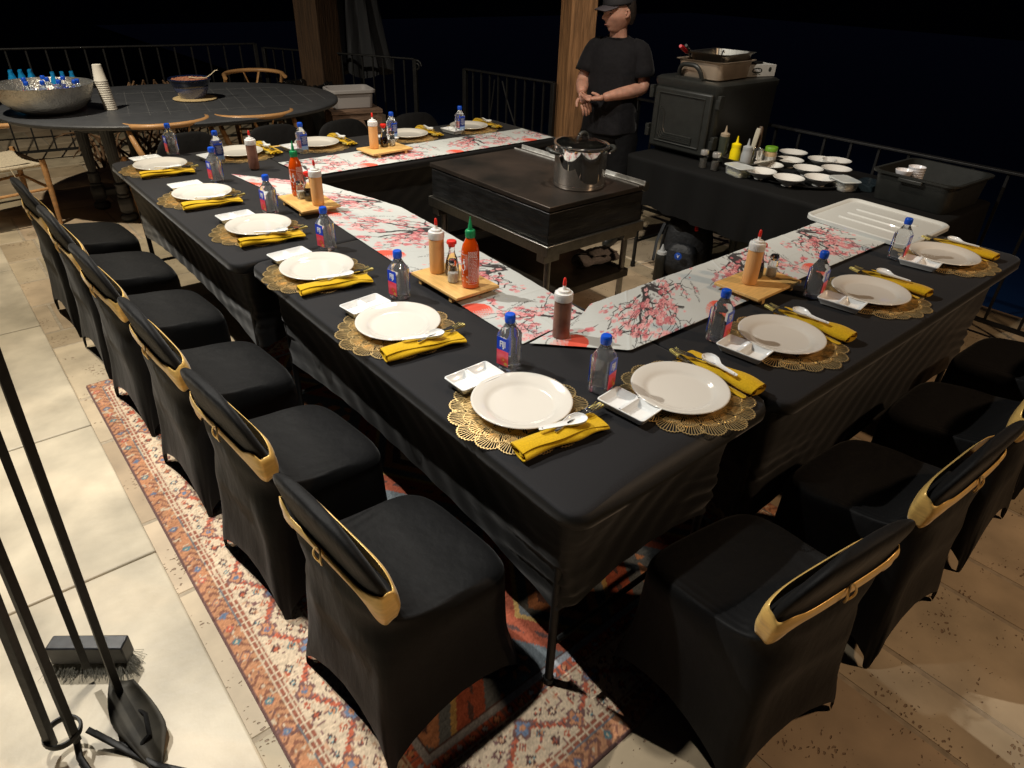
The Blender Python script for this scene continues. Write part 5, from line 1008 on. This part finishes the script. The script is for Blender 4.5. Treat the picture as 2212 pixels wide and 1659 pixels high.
# driftwood lantern and grass tuft under the oval table
t = empty('driftwood_lantern', (.93, 6.55, 0), 0, 'woven driftwood lantern standing behind the oval table legs', 'lantern'); dw = pm('driftwood', (.16, .09, .045), .8, noise=(12, .4))
m = MB()
for k in range(22):
    a0 = 2 * PI * k / 22; s = 1 if k % 2 else -1; m.tube([((.16 + .10 * math.sin(PI * q)) * math.cos(a0 + s * q * 1.3), (.16 + .10 * math.sin(PI * q)) * math.sin(a0 + s * q * 1.3), .12 + q * .62) for q in [i / 12 for i in range(13)]], .008, 6)
m.build('woven_body', dw, t)
for k in range(3): a = 2 * PI * k / 3; MB().tube([(.10 * math.cos(a), .10 * math.sin(a), .16), (.20 * math.cos(a), .20 * math.sin(a), .0)], .014, 7).build('leg', dw, t)
t = empty('stack_of_branches', (.55, 6.85, 0), 0, 'heap of dry curved branches on the floor beyond the oval table', 'branches'); m = MB(); r3 = random.Random(31)
for k in range(36):
    a = r3.uniform(0, PI); x = r3.uniform(-.25, .9); h = r3.uniform(.15, .5); m.tube(bez((x, r3.uniform(-.2, .2), .02), (x + r3.uniform(-.2, .2), r3.uniform(-.2, .2), h), (x + r3.uniform(-.4, .4), r3.uniform(-.2, .2), r3.uniform(.02, .4)), 7), [.012, .012, .011, .010, .009, .008, .006, .004], 6)
m.build('branches', dw, t)
# ---------------------------------------------------------------- trash bin, stool, grey tub
t = empty('trash_bin', (2.25, 6.10, 0), R(10), 'trash bin lined with a shiny black bag behind the oval table', 'trash bin'); MB().loft([ring(.36, .30, .06, 0), ring(.42, .36, .07, .62)]).build('bin_body', blackp, t)
m = MB(); r4 = random.Random(2); rs = []
for z, s in ((.50, 1.0), (.58, 1.04), (.66, 1.07), (.70, 1.03), (.705, .92), (.66, .86), (.55, .8)):
    rs.append([(x * s + r4.uniform(-.008, .008), y * s + r4.uniform(-.008, .008), z + r4.uniform(-.016, .022)) for x, y in seg_ring(-.215, .215, -.185, .185, .07, 0, .03)])
m.loft(rs, False, True); m.build('bag_liner', pm('bin_bag', (.008, .008, .008), .18, coat=.6, bump=(25, 1, .02)), t, ang=25)
def stool():
    t = empty('wooden_stool', (2.49, 5.62, 0), R(-13), 'weathered wooden stool with slanted braces under the grey tub', 'stool'); wm = pm('weathered_wood', (.20, .125, .085), .8, noise=(10, .4), bump=(20, .8, .008), stretch=(1, 8, 8))
    MB().box((0, 0, .515), (.50, .36, .035)).build('stool_top', wm, t, bevel=.004); MB().box((0, -.15, .465), (.46, .03, .055)).build('apron', wm, t, bevel=.003)
    for sx in (-1, 1):
        for sy in (-1, 1): MB().box((sx * .215, sy * .145, .25), (.055, .05, .50)).build('leg', wm, t, bevel=.004)
        m = MB(); m.loft([[(sx * .03 + dx, -.155 + dy, .445) for dx, dy in ((-.025, -.012), (.025, -.012), (.025, .012), (-.025, .012))], [(sx * .12 + dx, -.155 + dy, .20) for dx, dy in ((-.025, -.012), (.025, -.012), (.025, .012), (-.025, .012))]]); m.build('brace', wm, t)
stool()
t = empty('grey_tub', (2.49, 5.66, .533), R(-13), 'grey plastic tub with a lid rim standing on the weathered stool', 'tub'); gm = pm('grey_plastic', (.42, .40, .40), .5)
MB().loft([ring(.36, .26, .03, 0), ring(.38, .28, .04, .01), ring(.40, .30, .045, .145)], cap1=False).build('tub_body', gm, t); MB().loft([ring(.43, .33, .05, .138), ring(.445, .345, .055, .143), ring(.445, .345, .055, .165), ring(.42, .32, .05, .172), ring(.40, .30, .045, .166), ring(.39, .29, .045, .10)], cap0=False).build('rim', gm, t)
# ---------------------------------------------------------------- person
def skin_mesh(chains, sub=2):
    """chains: lists of (xyz, r or (rx,ry)); first point of the first chain is the root; points shared by rounding"""
    vs, idx, ed, rad = [], {}, [], []
    for ch in chains:
        prev = None
        for p, r in ch:
            k = tuple(round(c, 4) for c in p)
            if k not in idx: idx[k] = len(vs); vs.append(p); rad.append(r if isinstance(r, tuple) else (r, r))
            if prev is not None and prev != idx[k]: ed.append((prev, idx[k]))
            prev = idx[k]
    me = bpy.data.meshes.new('t'); me.from_pydata(vs, ed, []); o = bpy.data.objects.new('t', me); col.objects.link(o)
    s = o.modifiers.new('skin', 'SKIN'); s.use_smooth_shade = True
    if not me.skin_vertices: me.attributes  # layer is made by the modifier below
    bm = bmesh.new(); bm.from_mesh(me); ly = bm.verts.layers.skin.verify(); bm.verts.ensure_lookup_table()
    for i, v in enumerate(bm.verts): v[ly].radius = rad[i]; v[ly].use_root = (i == 0)
    bm.to_mesh(me); bm.free()
    q = o.modifiers.new('sub', 'SUBSURF'); q.levels = q.render_levels = sub
    dg = bpy.context.evaluated_depsgraph_get(); dg.update(); out = bpy.data.meshes.new_from_object(o.evaluated_get(dg)); bpy.data.objects.remove(o); return out
def join_mesh(name, mesh_list, mats, parent, Ms=None):
    bm = bmesh.new()
    for i, me in enumerate(mesh_list):
        n = len(bm.verts); bm.from_mesh(me)
        if Ms and Ms[i] is not None:
            bm.verts.ensure_lookup_table(); bmesh.ops.transform(bm, matrix=Ms[i], verts=bm.verts[n:])
    out = bpy.data.meshes.new(name); bm.to_mesh(out); bm.free(); out.materials.append(mats)
    out.polygons.foreach_set('use_smooth', [True] * len(out.polygons)); o = bpy.data.objects.new(name, out); col.objects.link(o); o.parent = parent; return o
def head_mesh():
    """head centred on the origin, facing +Y, 0.225 tall"""
    m = MB(); nu, nv = 48, 40; rings = []
    for j in range(1, nv):
        ph = PI * j / nv; z = math.cos(ph) * .115; w = math.sin(ph); rg = []
        t = j / nv
        for k in range(nu):
            a = 2 * PI * k / nu; x, y = math.sin(a), math.cos(a)   # a=0 faces front
            rx = .074 * w ** .8; ry = .095 * w ** .75
            jaw = smooth((-z - .01) / .10); rx *= 1 - .30 * jaw; ryf = ry * (1 - .04 * jaw) if y > 0 else ry * (1 - .42 * jaw)
            px, py = x * rx, y * ryf; f = max(0, y) ** 6; c = lambda z0, s: math.exp(-((z - z0) / s) ** 2); nx = math.exp(-(px / .013) ** 2)
            if y > 0:
                py += .024 * c(-.018, .013) * nx + .012 * c(.000, .016) * nx          # nose
                py += .007 * c(.022, .010) * math.exp(-(px / .040) ** 2)                # brow
                py -= .008 * c(.006, .010) * (math.exp(-((px - .030) / .012) ** 2) + math.exp(-((px + .030) / .012) ** 2))  # sockets
                py += .008 * c(-.050, .006) * math.exp(-(px / .020) ** 2) + .007 * c(-.062, .006) * math.exp(-(px / .018) ** 2) - .004 * c(-.056, .003) * math.exp(-(px / .02) ** 2)
                py += .010 * c(-.093, .014) * math.exp(-(px / .022) ** 2)              # chin
                px += math.copysign(.006, px) * c(-.015, .02) * math.exp(-((abs(px) - .045) / .02) ** 2)
            rg.append((px, py, z))
        rings.append(rg)
    m.loft(rings)
    for s in (-1, 1):   # ears
        m.tube([(s * .070, -.004, .018), (s * .080, -.016, .020), (s * .083, -.020, .004), (s * .079, -.014, -.014), (s * .070, -.004, -.022), (s * .071, -.002, .0)], [.005, .008, .008, .008, .006, .005], 8)
        m.tube([(s * .066, -.004, .0), (s * .077, -.010, .0)], [.012, .010], 8)
    o = m.build('h', MT['white_porcelain']); me = o.data.copy(); bpy.data.objects.remove(o); return me
def person():
    t = empty('person', (2.930, 2.655, 0), 0, 'person in black T-shirt and cap beside the timber post, hands together, looking left', 'person'); t.scale = (1.06, 1.06, 1.022)
    skin = pm('skin', (.47, .245, .175), .5, sss=.10, noise=(26, .20), bump=(60, .3, .003)); cloth = pm('black_tshirt', (.011, .0105, .0125), .85, spec=.2, sheen=.08, noise=(60, .2), bump=(5, .6, .03)); pants = pm('black_trousers', (.007, .007, .008), .85, spec=.2, bump=(12, .6, .02))
    # body frame: facing F, person's right R
    Rz = Matrix.Rotation(R(116), 4, 'Z')      # local +Y = facing direction, +X = person's right ... local y -> world
    # local coords: x right-hand side of image = person's left is -X
    W = lambda x, y, z: tuple(Rz @ Vector((x, y, z)))
    # local: +Y forward, -X = person's left? (person faces +Y, right hand is +X)
    neck = (0, -.01, 1.335)
    arms = []
    def arm(s, sh, el, wr): return [(W(0, -.01, 1.27), .05), (W(s * .10, -.015, 1.265), .045), (W(*sh), .045), (W(*[lerp(a, b, .5) for a, b in zip(sh, el)]), .043), (W(*el), .047), (W(*[lerp(a, b, .35) for a, b in zip(el, wr)]), .047), (W(*[lerp(a, b, .75) for a, b in zip(el, wr)]), .035), (W(*wr), .027)]
    Rsh, Rel, Rwr = (.150, -.01, 1.275), (.195, .045, 1.065), (.150, .19, 1.015)
    Lsh, Lel, Lwr = (-.155, -.01, 1.275), (-.205, .015, 1.055), (.00, .215, 1.005)
    legs = lambda s: [(W(0, 0, .83), .12), (W(s * .085, 0, .78), .088), (W(s * .095, .012, .46), .058), (W(s * .10, -.015, .10), .036), (W(s * .10, 0, .05), .040), (W(s * .11, .12, .035), .032)]
    main = [(W(0, 0, .83), .12), (W(0, 0, .95), .10), (W(0, 0, 1.10), .10), (W(0, -.01, 1.20), .09), (W(0, -.01, 1.27), .05), (W(0, 0, 1.335), .060), (W(0, .012, 1.39), .057), (W(0, .02, 1.43), .056)]
    body = skin_mesh([main, arm(1, Rsh, Rel, Rwr), arm(-1, Lsh, Lel, Lwr), legs(1), legs(-1)])
    # hands: palm and five fingers each
    def hand(wr, palm_dir, side_dir, curl_dir, s=1.0):
        w0 = Vector(W(*wr)); u = (Rz.to_3x3() @ Vector(palm_dir)).normalized(); v = (Rz.to_3x3() @ Vector(side_dir)); v = (v - u * v.dot(u)).normalized(); c = (Rz.to_3x3() @ Vector(curl_dir)); c = (c - u * c.dot(u) - v * c.dot(v)).normalized()
        pc = w0 + u * .045; ch = [[(tuple(w0 - u * .01), .022), (tuple(w0 + u * .02), (.030, .018)), (tuple(pc), (.036, .017)), (tuple(w0 + u * .078), (.036, .013))]]
        meshes = [skin_mesh(ch, 2)]
        for k, (off, ln) in enumerate(((-.027, .066), (-.009, .076), (.009, .072), (.026, .058))):
            b = w0 + u * .070 + v * off; p1 = b + u * ln * .45 + c * .006; p2 = p1 + u * ln * .30 + c * .016; p3 = p2 + u * ln * .16 + c * .020
            meshes.append(skin_mesh([[(tuple(b), .0098), (tuple(p1), .0088), (tuple(p2), .0080), (tuple(p3), .0066)]], 2))
        b = w0 + u * .025 - v * .024; p1 = b - v * .024 + u * .022 + c * .006; p2 = p1 - v * .008 + u * .030 + c * .008
        meshes.append(skin_mesh([[(tuple(b), .0135), (tuple(p1), .0105), (tuple(p2), .0085)]], 2)); return meshes
    # right hand rests palm-down over the upturned left hand
    hr = hand(Rwr, (-.55, .35, -.75), (-.6, -.5, .2), (-.1, -.6, -.7)); hl = hand(Lwr, (.85, .15, -.12), (.1, .8, -.25), (0, .2, 1))
    hm = head_mesh(); Hz = Matrix.Translation(W(.0, .035, 1.480)) @ Rz @ Matrix.Rotation(R(-42), 4, 'Z') @ Matrix.Rotation(R(-6), 4, 'X')
    join_mesh('body', [body] + hr + hl + [hm], skin, t, [None] * (1 + len(hr) + len(hl)) + [Hz])
    # T-shirt: one loft for the torso plus sleeves
    m = MB(); rs = []
    for z, hx, hy, yo in ((.765, .180, .130, .008), (.78, .184, .134, .008), (.88, .172, .130, .010), (.99, .164, .124, .012), (1.10, .166, .122, .008), (1.21, .172, .120, .0), (1.275, .168, .106, -.008), (1.315, .138, .085, -.012), (1.335, .100, .068, -.010), (1.345, .078, .062, -.004), (1.352, .068, .060, .002)):
        rs.append([W(hx * math.copysign(abs(math.cos(a)) ** .8, math.cos(a)) * (1 + .02 * math.sin(a * 7 + z * 22)), yo + hy * math.copysign(abs(math.sin(a)) ** .9, math.sin(a)) * (1 + .05 * math.sin(a * 5 + z * 31) + .03 * math.sin(a * 9 - z * 55)), z + (.008 * math.sin(a * 3) if z < .77 else 0) - (.012 * max(0, math.sin(a)) if z > 1.33 else 0)) for a in [2 * PI * k / 44 for k in range(44)]])
    m.loft(rs, False, False)
    for s, sh, el in ((1, Rsh, Rel), (-1, Lsh, Lel)):
        P0 = Vector(W(s * .11, -.012, 1.275)); P1 = Vector(W(*sh)); P2 = Vector(W(*el)); q = P1.lerp(P2, .35); e = P1.lerp(P2, .72)
        m.tube([P0, P1 + Vector((0, 0, .000)), q, e], [.068, .070, .070, .074], 22, cap=False)
    sh_ = m.build('tshirt', cloth, t, ang=180, sub=1); sh_.modifiers.new('s', 'SOLIDIFY').thickness = .004
    m = MB()   # trousers
    for s in (1, -1): m.tube([W(s * .05, 0, .80), W(s * .092, 0, .70), W(s * .10, .012, .45), W(s * .105, -.012, .06)], [.125, .112, .088, .078], 20, cap=False)
    m.loft([[W(.178 * math.cos(a), .128 * math.sin(a), z) for a in [2 * PI * k / 28 for k in range(28)]] for z in (.68, .80, .90)], True, True); m.build('trousers', pants, t, ang=180)
    # shoes
    for s in (1, -1): m = MB(); m.loft([[W(s * .108 + q * .045 * math.cos(a), .05 + l * math.sin(a), z) for a in [2 * PI * k / 20 for k in range(20)]] for z, q, l in ((0, 1, .13), (.02, 1.05, .135), (.05, .95, .12), (.09, .7, .06))]); m.build('shoe', blackp, t)
    # eyes, brows and lips
    m = MB(); m.T = Hz
    for s in (-1, 1): m.lathe([(.0001, -.0045), (.008, -.003), (.011, 0), (.008, .003), (.0001, .0045)], (s * .030, .079, .005), 12, sy=.5)
    m.build('eyes', pm('eye_dark', (.03, .02, .018), .3), t)
    m = MB(); m.T = Hz
    for s in (-1, 1): m.tube([(s * .014, .094, .020), (s * .030, .090, .025), (s * .047, .078, .021)], [.0022, .0032, .0018], 6)
    m.build('eyebrows', pm('dark_brow', (.025, .015, .01), .8), t)
    m = MB(); m.T = Hz; m.tube([(-.020, .089, -.056), (0, .099, -.055), (.020, .088, -.056)], [.0015, .0032, .0015], 8); m.build('lips', pm('lips', (.34, .14, .11), .6), t)
    # hair and cap in head space
    hair = pm('dark_hair', (.018, .012, .009), .6, noise=(80, .4), bump=(120, .8, .004)); capm = pm('black_cap', (.018, .017, .020), .75, bump=(30, .3, .005))
    m = MB(); m.T = Hz; rs = []
    for z, rx, yb, yf in ((-.070, .050, -.080, -.048), (-.045, .066, -.094, -.034), (-.01, .077, -.103, -.012), (.03, .0795, -.104, .014), (.060, .079, -.102, .04), (.085, .066, -.085, .05)):
        rs.append([(rx * math.cos(a), lerp(yb, yf, (math.sin(a) + 1) / 2), z) for a in [2 * PI * k / 30 for k in range(30)]])
    m.loft(rs); m.build('hair', hair, t)
    m = MB(); m.T = Hz; rs = []
    for z, r, y0 in ((.050, 1, 0), (.070, 1.0, -.001), (.096, .93, -.004), (.116, .76, -.006), (.129, .48, -.008), (.134, .12, -.008)): rs.append([(.0845 * r * math.cos(a), y0 + .106 * r * math.sin(a), z - .006 * math.sin(a) * (1 if z < .055 else 0)) for a in [2 * PI * k / 36 for k in range(36)]])
    m.loft(rs, False, True); cp = m.build('cap', capm, t, sub=1); cp.modifiers.new('s', 'SOLIDIFY').thickness = .002
    m = MB(); m.T = Hz; rs = []
    for q in range(7):
        u = q / 6; rs.append([(.076 * (1 - .25 * u * u) * x, .082 + u * .082 * math.sqrt(max(0, 1 - (x * .80) ** 2)) - .035 * x * x * (1 - u), .058 - .020 * u - .014 * x * x) for x in [i / 10 - 1 for i in range(21)]])
    m.loft(rs, False, False, closed=False); b = m.build('cap_brim', pm('cap_brim_grey', (.06, .05, .058), .7), cp); b.modifiers.new('s', 'SOLIDIFY').thickness = .004
person()
# ---------------------------------------------------------------- fireplace tools, lower left
def tools():
    ir = pm('tool_iron', (.013, .0125, .012), .5, metal=.2, spec=.4, noise=(40, .3), bump=(50, .4, .003))
    zt = .0425
    RB = [((-0.877, 0.75, 0.1), (-0.826, 0.758, 1.15)), ((-0.925, 0.871, 0.115), (-0.874, 0.873, 1.12)), ((-0.993, 0.684, 0.09), (-0.933, 0.714, 1.1)), ((-1.042, 0.706, 0.09), (-0.958, 0.631, 1.05))]
    # broom
    t = empty('hearth_brush', (-.905, .93, zt), 0, 'iron hearth brush with grey bristles standing on the ledge, lower left', 'brush')
    def rod(name, p0, p1, w, par, loc): # square bar, world coordinates
        L = Vector(loc); a, b = Vector(p0) - L, Vector(p1) - L; d = (b - a); M = Matrix.Translation((a + b) / 2) @ d.to_track_quat('Z', 'X').to_matrix().to_4x4(); m = MB(); m.box((0, 0, 0), (w, w, d.length), M=M); return m.build(name, ir, par, bevel=.0015, smooth=False)
    rod('handle', RB[1][0], RB[1][1], .018, t, (-.905, .93, zt))
    m = MB(); M = Matrix.Rotation(R(-38), 4, 'Z'); m.T = M; m.box((0, 0, .066), (.205, .046, .066)); m.build('brush_head', pm('head_iron', (.028, .029, .032), .32, metal=.3, noise=(40, .3)), t, bevel=.004)
    m = MB(); m.T = M; r5 = random.Random(4)
    for k in range(1400):
        x, y = r5.uniform(-.098, .098), r5.uniform(-.018, .018); dx, dy = r5.gauss(x * .25, .010), r5.gauss(y * .5, .010); dy -= .03 * r5.random(); a = Vector((x, y, .040)); b = Vector((x + dx, y + dy, r5.uniform(.001, .006))); s = .0006
        m.add([a + Vector((-s, 0, 0)), a + Vector((s, 0, 0)), b + Vector((s, 0, 0)), b + Vector((-s, 0, 0))], [(0, 1, 2, 3)]); m.add([a + Vector((0, -s, 0)), a + Vector((0, s, 0)), b + Vector((0, s, 0)), b + Vector((0, -s, 0))], [(0, 1, 2, 3)])
    m.build('bristles', pm('bristle', (.20, .19, .155), .8), t, smooth=False)
    # shovel
    L = (-.845, .73, zt); t = empty('hearth_shovel', L, 0, 'iron hearth shovel with pointed blade leaning beside the brush', 'shovel')
    rod('handle', RB[0][0], RB[0][1], .018, t, L)
    m = MB(); nu, nv = 9, 12; top = Vector((-.862, .765, .125)) - Vector(L); tip = Vector((-.862, .520, .004 + zt)) - Vector(L); ax = (tip - top); side = Vector((.80, -.55, -.05)).normalized(); nrm = ax.cross(side).normalized(); rows = []
    for j_ in range(nv + 1):
        q = j_ / nv; wd = .030 + .036 * math.sin(min(1, q * 1.9) * PI / 2) if q < .55 else .066 * (1 - .8 * ((q - .55) / .45) ** 1.0); rows.append([tuple(top + ax * q + side * wd * (i / (nu - 1) * 2 - 1) - nrm * (.016 * (1 - (i / (nu - 1) * 2 - 1) ** 2) * (1 - q * .4))) for i in range(nu)])
    m.loft(rows, False, False, closed=False); o = m.build('blade', pm('shovel_rusty', (.030, .026, .018), .6, metal=.4, noise=(18, .5)), t); o.modifiers.new('s', 'SOLIDIFY').thickness = .0025
    # stand with ring, and two more tools held by it
    L = (-.985, .69, zt); t = empty('tool_stand', L, 0, 'iron tool stand with a round holder ring and scrolled foot, lower left corner', 'stand')
    rod('upright', RB[3][0], RB[3][1], .020, t, L)
    m = MB(); c = Vector((-1.012, .708, .115)) - Vector(L); m.tube([tuple(c + Vector((  .040 * math.cos(a), .040 * math.sin(a), .0))) for a in [2 * PI * k / 40 for k in range(41)]], .0045, 6, flat=2.2); m.build('holder_ring', ir, t)
    for pts in ([(-.965, .69, .10), (-.925, .64, .06), (-.880, .60, .052), (-.85, .60, .075), (-.842, .655, .085), (-.86, .70, .075)], [(-.99, .71, .10), (-1.0, .66, .055), (-.985, .58, .046), (-.96, .50, .046)], [(-.955, .68, .09), (-.90, .60, .050), (-.86, .53, .046), (-.81, .47, .046)]):
        MB().tube([tuple(Vector(p) - Vector(L)) for p in pts], .008, 8, flat=.7).build('scroll_foot', ir, t)
    L = (-.955, .70, zt); t = empty('fire_poker', L, 0, 'iron fire poker through the holder ring of the tool stand', 'poker')
    rod('handle', RB[2][0], RB[2][1], .018, t, L)
    o = MB().add([(-.852, .522, .0435), (-.834, .528, .046), (-.826, .556, .052), (-.842, .536, .047)], [(0, 1, 3), (1, 2, 3), (0, 3, 1), (1, 3, 2)]).build('dry_leaf', pm('dry_leaf', (.22, .19, .13), .8)); o.modifiers.new('s', 'SOLIDIFY').thickness = .0006; tag(o, 'small dry leaf on the ledge by the shovel', 'leaf')
tools()
